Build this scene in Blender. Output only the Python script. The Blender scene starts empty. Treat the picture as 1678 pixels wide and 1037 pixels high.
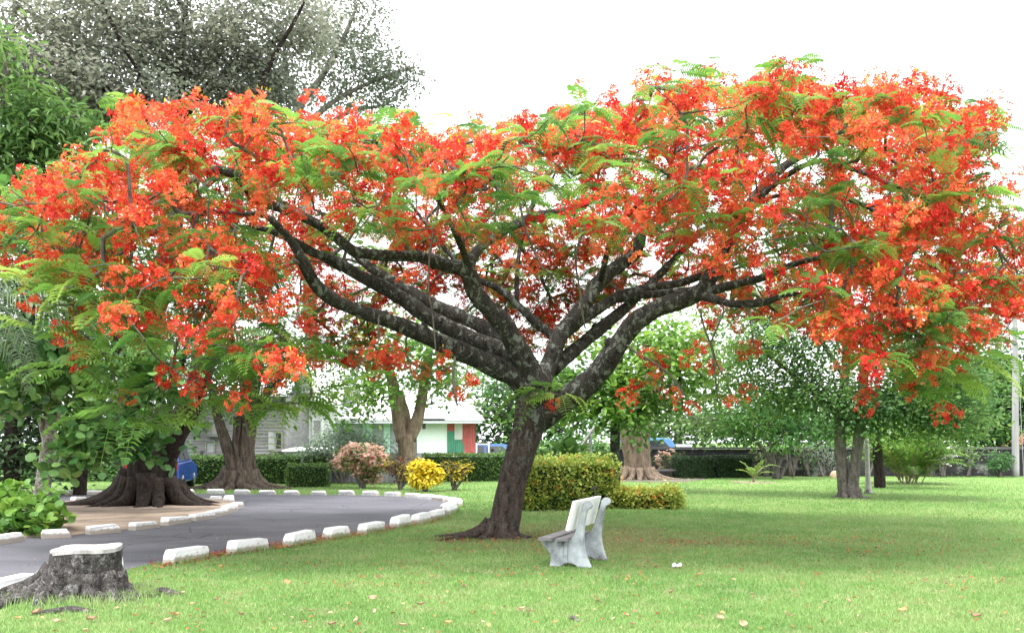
import bpy, math
import numpy as np
R = math.radians
rng = np.random.default_rng(11)
SC = bpy.context.scene
COL = SC.collection
# ------------------------------------------------------------------ camera, sky, sun, exposure
cam_d = bpy.data.cameras.new("camera"); cam = bpy.data.objects.new("camera", cam_d); COL.objects.link(cam)
cam.location = (0, 0, 1.6); cam.rotation_euler = (R(90), 0, 0)
cam_d.lens = 35; cam_d.sensor_width = 36; cam_d.sensor_fit = 'HORIZONTAL'
cam_d.shift_y = 0.1213; cam_d.clip_end = 2000
SC.camera = cam
SUN_EL, SUN_AZ = 74.0, 205.0      # azimuth clockwise from +Y: behind the camera, a little to the left
world = bpy.data.worlds.new("World"); SC.world = world; world.use_nodes = True
wn = world.node_tree; wn.nodes.clear()
sky = wn.nodes.new('ShaderNodeTexSky'); sky.sky_type = 'NISHITA'; sky.sun_disc = False
sky.sun_elevation = R(SUN_EL); sky.sun_rotation = R(SUN_AZ); sky.air_density = 1.5; sky.dust_density = 6.0
hs = wn.nodes.new('ShaderNodeHueSaturation'); hs.inputs['Saturation'].default_value = 0.22; hs.inputs['Value'].default_value = 1.5
bg = wn.nodes.new('ShaderNodeBackground'); bg.inputs['Strength'].default_value = 0.15
wo = wn.nodes.new('ShaderNodeOutputWorld')
wn.links.new(sky.outputs[0], hs.inputs['Color']); cl = wn.nodes.new('ShaderNodeMix'); cl.data_type = 'RGBA'; cl.inputs[0].default_value = .7; cl.inputs[7].default_value = (7.2, 7.35, 7.6, 1)   # bright cloud cover over the clear sky
wn.links.new(hs.outputs[0], cl.inputs[6]); wn.links.new(cl.outputs[2], bg.inputs[0]); wn.links.new(bg.outputs[0], wo.inputs[0])
sun_d = bpy.data.lights.new("sun", 'SUN'); sun_d.energy = 1.5; sun_d.angle = R(14); sun_d.color = (1, .97, .92)
sun = bpy.data.objects.new("sun", sun_d); COL.objects.link(sun)
sun.rotation_euler = (R(90 - SUN_EL), 0, R(180 - SUN_AZ))
SC.view_settings.view_transform = 'Standard'; SC.view_settings.look = 'None'
SC.view_settings.exposure = 1.82; SC.view_settings.gamma = 1
SC.render.engine = 'CYCLES'
cy = SC.cycles; cy.max_bounces = 7; cy.diffuse_bounces = 4; cy.glossy_bounces = 2; cy.transmission_bounces = 5; cy.transparent_max_bounces = 4
# ------------------------------------------------------------------ pixel -> place helpers (measured on the photograph)
FPX, HOR, CX, EYE = 1631.0, 722.0, 839.0, 1.6
def P(px, py, Y): return np.array([(px - CX) * Y / FPX, Y, EYE - (py - HOR) * Y / FPX])
def G(px, py): return P(px, py, FPX * EYE / (py - HOR))
def GY(px, Y): return np.array([(px - CX) * Y / FPX, Y, 0.0])
def U(n=1, a=0., b=1.): return rng.uniform(a, b, n)
_wf = [(rng.normal(size=3), rng.uniform(0, 6.28)) for _ in range(8)]
def wob(V, f=1.0):
    s = 0
    for k, (d, p) in enumerate(_wf): s = s + np.sin(V @ (d * f * (1 + .35 * k)) + p) / (1 + .35 * k)
    return s / 3.0
# ------------------------------------------------------------------ materials
def new_mat(name):
    m = bpy.data.materials.new(name); m.use_nodes = True
    nt = m.node_tree; b = nt.nodes['Principled BSDF']; b.inputs['Specular IOR Level'].default_value = .3
    return m, nt, b
def ramp(nt, stops):
    r = nt.nodes.new('ShaderNodeValToRGB'); e = r.color_ramp.elements
    while len(e) > 2: e.remove(e[-1])
    for i, (p, c) in enumerate(stops):
        el = e[i] if i < 2 else e.new(p)
        el.position = p; el.color = (*c, 1)
    return r
def noise(nt, scale, detail=4, stretch=(1, 1, 1), rough=.6, dist=0., coord='Object'):
    tc = nt.nodes.new('ShaderNodeTexCoord'); mp = nt.nodes.new('ShaderNodeMapping'); mp.inputs['Scale'].default_value = stretch
    n = nt.nodes.new('ShaderNodeTexNoise'); n.inputs['Scale'].default_value = scale; n.inputs['Detail'].default_value = detail
    n.inputs['Roughness'].default_value = rough; n.inputs['Distortion'].default_value = dist
    nt.links.new(tc.outputs[coord], mp.inputs[0]); nt.links.new(mp.outputs[0], n.inputs['Vector'])
    return n
def mixc(nt, fac, a, b, mode='MIX'):
    m = nt.nodes.new('ShaderNodeMix'); m.data_type = 'RGBA'; m.blend_type = mode
    if isinstance(fac, (int, float)): m.inputs[0].default_value = fac
    else: nt.links.new(fac, m.inputs[0])
    for s, v in ((6, a), (7, b)):
        if isinstance(v, tuple): m.inputs[s].default_value = (*v, 1)
        else: nt.links.new(v, m.inputs[s])
    return m.outputs[2]
def bump(nt, b, h, strength=.4, dist=.02):
    k = nt.nodes.new('ShaderNodeBump'); k.inputs['Strength'].default_value = strength; k.inputs['Distance'].default_value = dist
    nt.links.new(h, k.inputs['Height']); nt.links.new(k.outputs[0], b.inputs['Normal'])
def nmat(name, stops, scale=4, detail=5, rough=.85, bs=None, bstr=.4, bdist=.01, stretch=(1, 1, 1), spec=.3):
    m, nt, b = new_mat(name); b.inputs['Roughness'].default_value = rough; b.inputs['Specular IOR Level'].default_value = spec
    n = noise(nt, scale, detail, stretch); r = ramp(nt, stops)
    nt.links.new(n.outputs[0], r.inputs[0]); nt.links.new(r.outputs[0], b.inputs['Base Color'])
    if bs: bump(nt, b, noise(nt, bs, 6, stretch).outputs[0], bstr, bdist)
    return m
def leafmat(name, cols, trans=.35, rough=.5, spec=.3):
    m, nt, b = new_mat(name); b.inputs['Roughness'].default_value = rough; b.inputs['Specular IOR Level'].default_value = spec
    a = nt.nodes.new('ShaderNodeAttribute'); a.attribute_name = 'tint'
    r = ramp(nt, [(i / (len(cols) - 1), c) for i, c in enumerate(cols)])
    nt.links.new(a.outputs['Fac'], r.inputs[0]); nt.links.new(r.outputs[0], b.inputs['Base Color'])
    t = nt.nodes.new('ShaderNodeBsdfTranslucent'); nt.links.new(r.outputs[0], t.inputs[0])
    x = nt.nodes.new('ShaderNodeMixShader'); x.inputs[0].default_value = trans
    nt.links.new(b.outputs[0], x.inputs[1]); nt.links.new(t.outputs[0], x.inputs[2])
    nt.links.new(x.outputs[0], nt.nodes['Material Output'].inputs[0])
    return m
def barkmat(name, dark, light, patch, pscale=7, pthr=(.52, .6), stretch=(1, 1, .35), scale=14, bstr=.7, bdist=.03, zfade=None):
    m, nt, b = new_mat(name); b.inputs['Roughness'].default_value = .92; b.inputs['Specular IOR Level'].default_value = .15
    n = noise(nt, scale, 8, stretch, .65); r = ramp(nt, [(.35, dark), (.68, light)])
    nt.links.new(n.outputs[0], r.inputs[0])
    q = noise(nt, pscale, 9, (1, 1, .8), .78, .6); q2 = ramp(nt, [(pthr[0], (0, 0, 0)), (pthr[1], (1, 1, 1))]); nt.links.new(q.outputs[0], q2.inputs[0])
    fac = q2.outputs[0]
    if zfade:                                  # lichen thins out towards the foot of the trunk
        tc = nt.nodes.new('ShaderNodeTexCoord'); sx = nt.nodes.new('ShaderNodeSeparateXYZ'); nt.links.new(tc.outputs['Object'], sx.inputs[0])
        mr = nt.nodes.new('ShaderNodeMapRange'); mr.inputs['From Min'].default_value = zfade[0]; mr.inputs['From Max'].default_value = zfade[1]; mr.inputs['To Min'].default_value = .15; nt.links.new(sx.outputs['Z'], mr.inputs['Value'])
        mu = nt.nodes.new('ShaderNodeMath'); mu.operation = 'MULTIPLY'; nt.links.new(fac, mu.inputs[0]); nt.links.new(mr.outputs[0], mu.inputs[1]); fac = mu.outputs[0]
    sp = noise(nt, pscale * 9, 3, (1, 1, .8), .6); sp2 = ramp(nt, [(.56, (0, 0, 0)), (.64, (.7, .7, .7))]); nt.links.new(sp.outputs[0], sp2.inputs[0])
    c = mixc(nt, sp2.outputs[0], r.outputs[0], tuple(x * .75 for x in patch))
    c = mixc(nt, fac, c, patch)
    nt.links.new(c, b.inputs['Base Color']); bump(nt, b, n.outputs[0], bstr, bdist)
    return m
def flat(name, c, rough=.6, metal=0., spec=.4, var=.12, scale=9):
    d = tuple(x * (1 - var) for x in c)
    m = nmat(name, [(.3, d), (.7, c)], scale, 5, rough, spec=spec); m.node_tree.nodes['Principled BSDF'].inputs['Metallic'].default_value = metal
    return m
# ------------------------------------------------------------------ geometry
class Geo:
    def __init__(s): s.V = []; s.F = []; s.t = []; s.mi = []; s.n = 0
    def add(s, V, Fs, tint=.5, mi=0):
        V = np.asarray(V, float).reshape(-1, 3)
        for f in Fs:
            f = np.asarray(f, int)
            if f.ndim == 1: f = f[None]
            if len(f) == 0: continue
            s.F.append(f + s.n); m = len(f)
            s.t.append(np.broadcast_to(np.asarray(tint, float), (m,)).copy() if np.ndim(tint) == 0 or len(tint) == m else np.resize(tint, m))
            s.mi.append(np.full(m, mi))
        s.V.append(V); s.n += len(V)
    def inst(s, tm, M, T, tint):
        Vt, Ft = tm; n = len(T); nv = len(Vt)
        if n == 0: return
        V = np.einsum('nij,vj->nvi', M, Vt) + T[:, None, :]
        f = (Ft[None] + (np.arange(n) * nv)[:, None, None]).reshape(-1, Ft.shape[1])
        s.add(V.reshape(-1, 3), [f], np.repeat(tint, len(Ft)))
    def tube(s, pts, rad, n=8, tint=.5, cap=True, lump=0., lobes=None, sx=1.):
        pts = np.asarray(pts, float); m = len(pts); rad = np.broadcast_to(np.asarray(rad, float), (m,))
        d = np.gradient(pts, axis=0); d /= np.linalg.norm(d, axis=1)[:, None] + 1e-9
        a = np.array([1., 0, 0]) if abs(d[0][0]) < .8 else np.array([0, 1., 0])
        A = np.empty((m, 3))
        for i in range(m):
            a = a - d[i] * (a @ d[i]); a = a / (np.linalg.norm(a) + 1e-9); A[i] = a
        B = np.cross(d, A); th = np.arange(n) * 2 * math.pi / n
        rr = rad[:, None] * np.ones(n)[None]
        if lobes is not None: rr = rr * lobes(np.linspace(0, 1, m)[:, None], th[None])
        V = pts[:, None] + rr[..., None] * (np.cos(th)[None, :, None] * A[:, None] * sx + np.sin(th)[None, :, None] * B[:, None])
        if lump:
            c = pts[:, None]; k = 1 + lump * wob(V.reshape(-1, 3), 5).reshape(m, n) + lump * .6 * wob(V.reshape(-1, 3), 13).reshape(m, n)
            V = c + (V - c) * k[..., None]
        i = np.arange(m - 1)[:, None] * n; j = np.arange(n)[None]; k = (j + 1) % n
        f = np.stack([i + j, i + k, i + n + k, i + n + j], -1).reshape(-1, 4)
        fs = [f]
        if cap: fs += [np.arange(n)[None, ::-1], (np.arange(n) + (m - 1) * n)[None]]
        s.add(V.reshape(-1, 3), fs, tint)
    def box(s, c, size, rz=0., tint=.5, mi=0, taper=None, rx=0.):
        x, y, z = np.array(size) / 2.
        V = np.array([(-x, -y, -z), (x, -y, -z), (x, y, -z), (-x, y, -z), (-x, -y, z), (x, -y, z), (x, y, z), (-x, y, z)])
        if taper is not None: V[4:, 0] *= taper[0]; V[4:, 1] *= taper[1]
        if rx: V = V @ np.array([[1, 0, 0], [0, math.cos(rx), math.sin(rx)], [0, -math.sin(rx), math.cos(rx)]])
        if rz: V = V @ np.array([[math.cos(rz), math.sin(rz), 0], [-math.sin(rz), math.cos(rz), 0], [0, 0, 1]])
        s.add(V + np.array(c), [BOXF], tint, mi)
    def prism(s, prof, o, ax, up, ext, tint=.5, mi=0):
        """prof 2-D (along ax, along up), extruded by vector ext from origin o"""
        prof = np.asarray(prof, float); n = len(prof)
        V = np.asarray(o, float) + prof[:, :1] * np.asarray(ax, float) + prof[:, 1:] * np.asarray(up, float)
        V = np.concatenate([V, V + np.asarray(ext, float)]); i = np.arange(n); k = (i + 1) % n
        s.add(V, [np.stack([i, k, k + n, i + n], -1), i[None, ::-1], (i + n)[None]], tint, mi)
BOXF = np.array([(0, 3, 2, 1), (4, 5, 6, 7), (0, 1, 5, 4), (1, 2, 6, 5), (2, 3, 7, 6), (3, 0, 4, 7)])
def wloc(o):
    v = np.zeros(3)
    while o is not None: v = v + np.array(o.location); o = o.parent
    return v
def obj(name, g, mat, parent=None, smooth=False, loc=None):
    V = np.concatenate(g.V); me = bpy.data.meshes.new(name)
    if parent is not None: V = V - wloc(parent)
    elif loc is not None: V = V - np.asarray(loc)
    me.vertices.add(len(V)); me.vertices.foreach_set('co', V.astype(np.float32).ravel())
    tot = np.concatenate([np.full(len(f), f.shape[1]) for f in g.F]); li = np.concatenate([f.ravel() for f in g.F])
    me.loops.add(len(li)); me.loops.foreach_set('vertex_index', li.astype(np.int32))
    me.polygons.add(len(tot)); st = np.concatenate([[0], np.cumsum(tot)[:-1]])
    me.polygons.foreach_set('loop_start', st.astype(np.int32)); me.polygons.foreach_set('loop_total', tot.astype(np.int32))
    mats = mat if isinstance(mat, list) else [mat]
    for m in mats: me.materials.append(m)
    if len(mats) > 1: me.polygons.foreach_set('material_index', np.concatenate(g.mi).astype(np.int32))
    a = me.attributes.new('tint', 'FLOAT', 'FACE'); a.data.foreach_set('value', np.concatenate(g.t).astype(np.float32))
    me.polygons.foreach_set('use_smooth', np.full(len(tot), bool(smooth)))
    me.update(calc_edges=True); me.validate()
    o = bpy.data.objects.new(name, me); COL.objects.link(o)
    if parent is not None: o.parent = parent
    elif loc is not None: o.location = loc
    return o
def tag(o, label=None, cat=None, group=None, kind=None):
    for k, v in (('label', label), ('category', cat), ('group', group), ('kind', kind)):
        if v: o[k] = v
    return o
def thing(name, label, cat, loc, group=None):
    o = bpy.data.objects.new(name, None); o.empty_display_size = .2; COL.objects.link(o); o.location = tuple(loc)
    return tag(o, label, cat, group)
def smoothline(pts, step):
    """Catmull-Rom through rows (x,y,z,r)"""
    p = np.asarray(pts, float); p = np.vstack([2 * p[0] - p[1], p, 2 * p[-1] - p[-2]]); out = []
    for i in range(1, len(p) - 2):
        L = np.linalg.norm(p[i + 1, :3] - p[i, :3]); n = max(1, int(math.ceil(L / step)))
        t = (np.arange(n) / n)[:, None]
        out.append(.5 * (2 * p[i] + (p[i + 1] - p[i - 1]) * t + (2 * p[i - 1] - 5 * p[i] + 4 * p[i + 1] - p[i + 2]) * t * t + (3 * p[i] - p[i - 1] - 3 * p[i + 1] + p[i + 2]) * t ** 3))
    out.append(p[-2][None]); o = np.concatenate(out); o[:, 3] = np.maximum(o[:, 3], .003)
    return o
def limb(rows, step=.15):
    """rows (px, py, Y, diameter in photo pixels) -> (x,y,z,r) line"""
    return smoothline([(*P(a, b, Y), d * Y / FPX / 2) for a, b, Y, d in rows], step)
def frames(D, roll=None, up=(0, 0, 1.)):
    """local x along D, local z as near to up as possible, rolled"""
    D = D / (np.linalg.norm(D, axis=1)[:, None] + 1e-9); n = len(D)
    u = np.broadcast_to(np.asarray(up, float), (n, 3)) + rng.normal(0, .01, (n, 3))
    y = np.cross(u, D); y /= np.linalg.norm(y, axis=1)[:, None] + 1e-9
    z = np.cross(D, y)
    if roll is not None:
        c, s = np.cos(roll)[:, None], np.sin(roll)[:, None]; y, z = y * c + z * s, z * c - y * s
    return np.stack([D, y, z], -1)
def leaf_t(w=.25, fold=.06, droop=.12, mid=.45):
    V = np.array([(0, 0, 0), (mid * .5, w * .8, fold), (mid * 1.5, w * .85, fold - droop * .4), (1, 0, -droop), (mid * 1.5, -w * .85, fold - droop * .4), (mid * .5, -w * .8, fold)])
    return V, np.array([(0, 3, 2, 1), (0, 5, 4, 3)])
def round_t(fold=.05):
    a = np.linspace(0, math.pi, 5); V = [(0, 0, 0), (1, 0, -.05)]
    L = [(.5 - .5 * math.cos(x), .5 * math.sin(x) * 1.05, fold) for x in a[1:-1]]
    V = V + L + [(x, -y, z) for x, y, z in L]
    return np.array(V), np.array([(0, 4, 3, 2), (0, 1, 4, 4)])  # replaced below
def round_t(fold=.06):
    V = np.array([(0, 0, 0), (.18, .38, fold), (.55, .52, fold), (.9, .3, fold * .4), (1, 0, -.04), (.9, -.3, fold * .4), (.55, -.52, fold), (.18, -.38, fold), (.5, 0, 0.)])
    return V, np.array([(0, 8, 2, 1), (8, 4, 3, 2), (0, 7, 6, 8), (8, 6, 5, 4)])
LEAF = leaf_t(); LONG = leaf_t(.14, .03, .25); ROUND = round_t(); OVAL = leaf_t(.34, .07, .1); FINE = leaf_t(.1, .0, .1)
def grow(SP, SPar, tips, step=.5, curve=.35, sag=0., jit=.05, zmin=-9, tipr=.006, expo=2.3, maxr=.2, dirs=None):
    """skeleton from seed nodes to every tip: each joins its nearest node by a curved twig"""
    n0 = len(SP); cap = n0 + len(tips) * 14 + 100; N = np.zeros((cap, 3)); N[:n0] = SP; par = list(SPar); n = n0
    D = np.zeros((cap, 3))
    for i in range(n0):
        p = par[i]; D[i] = (SP[i] - SP[p]) if p >= 0 else (0, 0, 1)
        D[i] /= np.linalg.norm(D[i]) + 1e-9
    pen = np.zeros(cap); pen[:n0] = np.where(SP[:, 2] < zmin, 99, 0)
    lo = np.array([np.min(np.linalg.norm(SP - t, axis=1) + pen[:n0]) for t in tips]); chains = []
    for t in tips[np.argsort(lo)]:
        v = t - N[:n]; d = np.linalg.norm(v, axis=1) + 1e-6
        c = d * (1.25 - .35 * np.einsum('ij,ij->i', v, D[:n]) / d) + pen[:n]
        i = int(np.argmin(c)); L = d[i]; p0 = N[i]; p1 = p0 + D[i] * L * curve + np.array([0, 0, sag * L])
        k = min(12, max(2, int(math.ceil(L / step)))); ch = [i]; pr = i
        for j in range(1, k + 1):
            u = j / k; q = (1 - u) ** 2 * p0 + 2 * u * (1 - u) * p1 + u * u * t
            if j < k: q = q + rng.normal(0, jit * min(L, 1), 3)
            N[n] = q; w = q - N[pr]; D[n] = w / (np.linalg.norm(w) + 1e-9); par.append(pr); pr = n; ch.append(n); n += 1
        chains.append(ch)
    acc = np.zeros(n); 
    for ch in chains: acc[ch[-1]] += 1
    for i in range(n - 1, -1, -1):
        if par[i] >= 0: acc[par[i]] += acc[i]
    r = np.minimum(tipr * np.maximum(acc, .6) ** (1 / expo), maxr); out = []
    for ch in chains:
        pts = N[ch]; rr = r[ch].copy(); rr[0] = rr[1] * 1.05; out.append((pts, rr, D[ch[-1]]))
    return out
def seeds(lines):
    SP, par = [], []
    for L in lines:
        for i, q in enumerate(L): par.append(-1 if i == 0 else len(SP) - 1); SP.append(q[:3])
    return np.array(SP), par
def in_poly(x, y, poly):
    poly = np.asarray(poly, float); c = np.zeros(np.shape(x), bool); j = len(poly) - 1
    for i in range(len(poly)):
        (xi, yi), (xj, yj) = poly[i], poly[j]
        c ^= ((yi > y) != (yj > y)) & (x < (xj - xi) * (y - yi) / (yj - yi + 1e-12) + xi); j = i
    return c
def rand_dirs(n, zb=0., zs=1.):
    d = rng.normal(size=(n, 3)); d[:, 2] = d[:, 2] * zs + zb
    return d / (np.linalg.norm(d, axis=1)[:, None] + 1e-9)
def leaves(g, pts, size, tm, base_t, zb=-.1, zs=.5, var=.25, roll=.5, tv=.18, out=None, ow=.0):
    n = len(pts); D = rand_dirs(n, zb, zs)
    if out is not None: D = D + out * ow
    M = frames(D, rng.normal(0, roll, n)) * (size * U(n, 1 - var, 1 + var))[:, None, None]
    g.inst(tm, M, pts, np.clip(base_t + rng.normal(0, tv, n), 0, 1))
def ellip(c, n, hollow=.35):
    """tips inside an ellipsoid clump (px,py,Y,rx_px,ry_px,ry_m)"""
    px, py, Y, rx, ry, rd = c; d = rand_dirs(n); r = (hollow ** 3 + (1 - hollow ** 3) * U(n)) ** (1 / 3)
    q = d * r[:, None]
    return P(px, py, Y) + q * np.array([rx * Y / FPX, rd, ry * Y / FPX])
def tree(name, label, cat, lines, clumps, lmat, bmat, tm=LEAF, size=.12, per=60, spread=.35, dens=1., root=None, group=None, tipr=.008, lump=.05,
         twigmat=None, sides=12, zmin=-9, lobes=None, zb=-.1, zs=.5, maxr=.08, step=.6, tv=.18, rootgeo=None, sag=.0, curve=.35, roll=.5, stems=False):
    L = [limb(r, .2) for r in lines]
    t = thing(name, label, cat, root if root is not None else (L[0][0][0], L[0][0][1], 0), group)
    g = Geo()
    for i, l in enumerate(L):
        g.tube(l[:, :3], l[:, 3], sides, lump=lump, lobes=lobes if i == 0 else None)
        if stems: obj('stem', g, bmat, t, True); g = Geo()
    if rootgeo: rootgeo(g)
    if not stems: obj('trunk', g, bmat, t, True)
    SP, par = seeds(L); tips, tn = [], []
    for c in clumps:
        n = max(2, int(c[6] * dens)); tips.append(ellip(c[:6], n)); tn.append(np.full(n, rng.uniform(.25, .75)))
    tips = np.concatenate(tips); ch = grow(SP, par, tips, step=step, zmin=zmin, tipr=tipr, maxr=maxr, sag=sag, curve=curve)
    g = Geo()
    for pts, rr, _ in ch: g.tube(pts, rr, 5, cap=False)
    tag(obj('branches', g, twigmat or bmat, t, True), kind='stuff')
    g = Geo()
    k = rng.poisson(per, len(tips)) + 1; idx = np.repeat(np.arange(len(tips)), k)
    off = rng.normal(0, 1, (len(idx), 3)) * spread * np.array([1, 1, .6])
    bt = np.concatenate(tn) + rng.normal(0, .13, len(tips))
    o = off / (np.linalg.norm(off, axis=1)[:, None] + 1e-6)
    leaves(g, tips[idx] + off, size, tm, bt[idx], zb, zs, tv=tv, out=o, ow=.7, roll=roll)
    obj('crown', g, lmat, t)
    return t
# materials used widely
BARK = barkmat('bark_lichen', (.010, .009, .008), (.05, .043, .04), (.155, .17, .15), 8, (.535, .58))
BARK_TRUNK = barkmat('bark_trunk', (.014, .009, .008), (.075, .052, .045), (.15, .16, .145), 8, (.53, .575), zfade=(1.0, 2.3))
BARK_TWIG = barkmat('bark_twig', (.05, .042, .038), (.16, .14, .125), (.22, .21, .19), 9, (.55, .68), scale=20, bstr=.3, bdist=.01)
BARK_FIG = barkmat('bark_fig', (.005, .004, .0035), (.036, .026, .021), (.10, .082, .068), 8, (.6, .68))
BARK_GREY = barkmat('bark_grey', (.05, .043, .04), (.17, .15, .135), (.25, .24, .22), 6, (.55, .7))
BARK_TAN = barkmat('bark_tan', (.10, .07, .05), (.28, .21, .16), (.32, .27, .22), 4, (.55, .7), stretch=(1, 1, .2))
WHITE = nmat('white_paint', [(.28, (.42, .41, .39)), (.37, (.64, .64, .65)), (.5, (.72, .72, .735)), (1, (.76, .76, .775))], 6, 9, .6, 30, .2, .005)
KERBW, nt, b = new_mat('kerb_paint'); b.inputs['Roughness'].default_value = .75
r = ramp(nt, [(.30, (.30, .29, .27)), (.36, (.60, .60, .60)), (.5, (.70, .70, .715)), (1, (.75, .75, .765))]); nt.links.new(noise(nt, 8, 9, coord='Object').outputs[0], r.inputs[0])
tc = nt.nodes.new('ShaderNodeTexCoord'); sx = nt.nodes.new('ShaderNodeSeparateXYZ'); nt.links.new(tc.outputs['Object'], sx.inputs[0])
ma = nt.nodes.new('ShaderNodeMath'); ma.operation = 'MULTIPLY_ADD'; nt.links.new(noise(nt, 9, 7).outputs[0], ma.inputs[0]); ma.inputs[1].default_value = -.13; nt.links.new(sx.outputs['Z'], ma.inputs[2])
mr = ramp(nt, [(.0, (.85, .85, .85)), (.035, (0, 0, 0))]); nt.links.new(ma.outputs[0], mr.inputs[0])
nt.links.new(mixc(nt, mr.outputs[0], r.outputs[0], (.26, .22, .17)), b.inputs['Base Color']); bump(nt, b, noise(nt, 30, 6).outputs[0], .3, .008)
GRIME = nmat('grimy_concrete', [(.3, (.22, .22, .23)), (.7, (.42, .42, .43))], 11, 6, .9, 40, .3, .004)
# ================================================================== GROUND
def grass_nodes(nt):
    big = noise(nt, .35, 3); r1 = ramp(nt, [(.3, (.085, .175, .042)), (.5, (.125, .22, .058)), (.72, (.175, .25, .085))])
    nt.links.new(big.outputs[0], r1.inputs[0])
    mid = noise(nt, 2.6, 5); r2 = ramp(nt, [(.5, (0, 0, 0)), (.72, (1, 1, 1))]); nt.links.new(mid.outputs[0], r2.inputs[0])
    c = mixc(nt, r2.outputs[0], r1.outputs[0], (.20, .245, .10))
    band = noise(nt, .5, 4, (.25, 1, 1)); r4 = ramp(nt, [(.53, (0, 0, 0)), (.7, (.55, .55, .55))]); nt.links.new(band.outputs[0], r4.inputs[0])
    c = mixc(nt, r4.outputs[0], c, (.17, .22, .08))
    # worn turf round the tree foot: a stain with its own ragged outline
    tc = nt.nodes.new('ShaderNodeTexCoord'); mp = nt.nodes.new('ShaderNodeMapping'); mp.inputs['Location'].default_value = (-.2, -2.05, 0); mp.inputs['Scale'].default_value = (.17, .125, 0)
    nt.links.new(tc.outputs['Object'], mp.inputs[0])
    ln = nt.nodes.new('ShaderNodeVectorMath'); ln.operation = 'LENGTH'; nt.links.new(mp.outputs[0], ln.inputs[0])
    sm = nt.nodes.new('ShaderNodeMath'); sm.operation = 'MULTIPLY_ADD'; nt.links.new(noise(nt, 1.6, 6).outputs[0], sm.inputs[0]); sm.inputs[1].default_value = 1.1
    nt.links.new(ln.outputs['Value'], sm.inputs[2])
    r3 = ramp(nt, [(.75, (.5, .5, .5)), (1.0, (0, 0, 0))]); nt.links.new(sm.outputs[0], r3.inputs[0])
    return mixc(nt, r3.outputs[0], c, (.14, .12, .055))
LAWN, nt, b = new_mat('lawn'); b.inputs['Roughness'].default_value = .95; b.inputs['Specular IOR Level'].default_value = .1
c = grass_nodes(nt); f = noise(nt, 55, 4); fr = ramp(nt, [(.3, (.55, .6, .5)), (.7, (1, 1, 1))]); nt.links.new(f.outputs[0], fr.inputs[0])
nt.links.new(mixc(nt, 1., c, fr.outputs[0], 'MULTIPLY'), b.inputs['Base Color']); bump(nt, b, noise(nt, 30, 6).outputs[0], .6, .04)
GRASS, nt, b = new_mat('grass_blade'); b.inputs['Roughness'].default_value = .6
c = grass_nodes(nt); at = nt.nodes.new('ShaderNodeAttribute'); at.attribute_name = 'tint'
fr = ramp(nt, [(0, (1.05, 1.05, 1.05)), (.5, (1.5, 1.42, 1.6)), (1, (2.3, 1.95, 2.6))]); nt.links.new(at.outputs['Fac'], fr.inputs[0])
c = mixc(nt, 1., c, fr.outputs[0], 'MULTIPLY'); nt.links.new(c, b.inputs['Base Color'])
tr = nt.nodes.new('ShaderNodeBsdfTranslucent'); nt.links.new(c, tr.inputs[0]); mx = nt.nodes.new('ShaderNodeMixShader'); mx.inputs[0].default_value = .3
nt.links.new(b.outputs[0], mx.inputs[1]); nt.links.new(tr.outputs[0], mx.inputs[2]); nt.links.new(mx.outputs[0], nt.nodes['Material Output'].inputs[0])
g = Geo(); g.add([(-400, -60, 0), (400, -60, 0), (400, 700, 0), (-400, 700, 0)], [np.array([(0, 1, 2, 3)])])
tag(obj('lawn', g, LAWN), kind='structure')
ASPH, nt, b = new_mat('asphalt'); b.inputs['Roughness'].default_value = .88
r = ramp(nt, [(.3, (.066, .065, .078)), (.6, (.10, .098, .115)), (.8, (.125, .122, .138))]); nt.links.new(noise(nt, 1.1, 9, (.5, 1, 1)).outputs[0], r.inputs[0])
q = ramp(nt, [(.35, (.62, .62, .62)), (.55, (1, 1, 1)), (.75, (1.25, 1.25, 1.25))]); nt.links.new(noise(nt, 90, 3).outputs[0], q.inputs[0])
c = mixc(nt, 1., r.outputs[0], q.outputs[0], 'MULTIPLY')
vo = nt.nodes.new('ShaderNodeTexVoronoi'); vo.feature = 'DISTANCE_TO_EDGE'; vo.inputs['Scale'].default_value = .55; tc = nt.nodes.new('ShaderNodeTexCoord')
wn2 = noise(nt, 2.5, 5); ad = nt.nodes.new('ShaderNodeMixRGB'); ad.inputs[0].default_value = .18; nt.links.new(tc.outputs['Object'], ad.inputs[1]); nt.links.new(wn2.outputs['Color'], ad.inputs[2]); nt.links.new(ad.outputs[0], vo.inputs['Vector'])
ck = ramp(nt, [(.0, (.45, .45, .45)), (.012, (1, 1, 1))]); nt.links.new(vo.outputs['Distance'], ck.inputs[0]); c = mixc(nt, 1., c, ck.outputs[0], 'MULTIPLY')
st = ramp(nt, [(.6, (0, 0, 0)), (.72, (.5, .5, .5))]); nt.links.new(noise(nt, .8, 6).outputs[0], st.inputs[0]); c = mixc(nt, st.outputs[0], c, (.075, .07, .075))
nt.links.new(c, b.inputs['Base Color']); bump(nt, b, noise(nt, 160, 4).outputs[0], .5, .006)
NEAR = [(-520, 1300), (-28, 985), (60, 962), (131, 950), (204, 934), (265, 921), (343, 910), (373, 904), (441, 895), (517, 881), (573, 874), (633, 867), (676, 860), (708, 852), (729, 846), (741, 839), (746, 832), (742, 825)]
FAR = [(735, 821), (716, 817.5), (695, 815.5), (673, 814), (640, 812), (604, 811), (567, 810.6), (521, 810.6), (477, 810.6), (438, 810), (397, 809.4), (352, 809), (311, 809), (157, 809), (60, 809), (-300, 809), (-420, 850), (-900, 900)]
def sheet(name, pts, z, mat, sub=None):
    g = Geo(); V = np.array(pts); V = np.c_[V[:, :2], np.full(len(V), z)]
    g.add(V, [np.arange(len(V))[None]]); return tag(obj(name, g, mat), kind='structure')
sheet('road', [G(*p) for p in NEAR + FAR], .004, ASPH)
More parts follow.
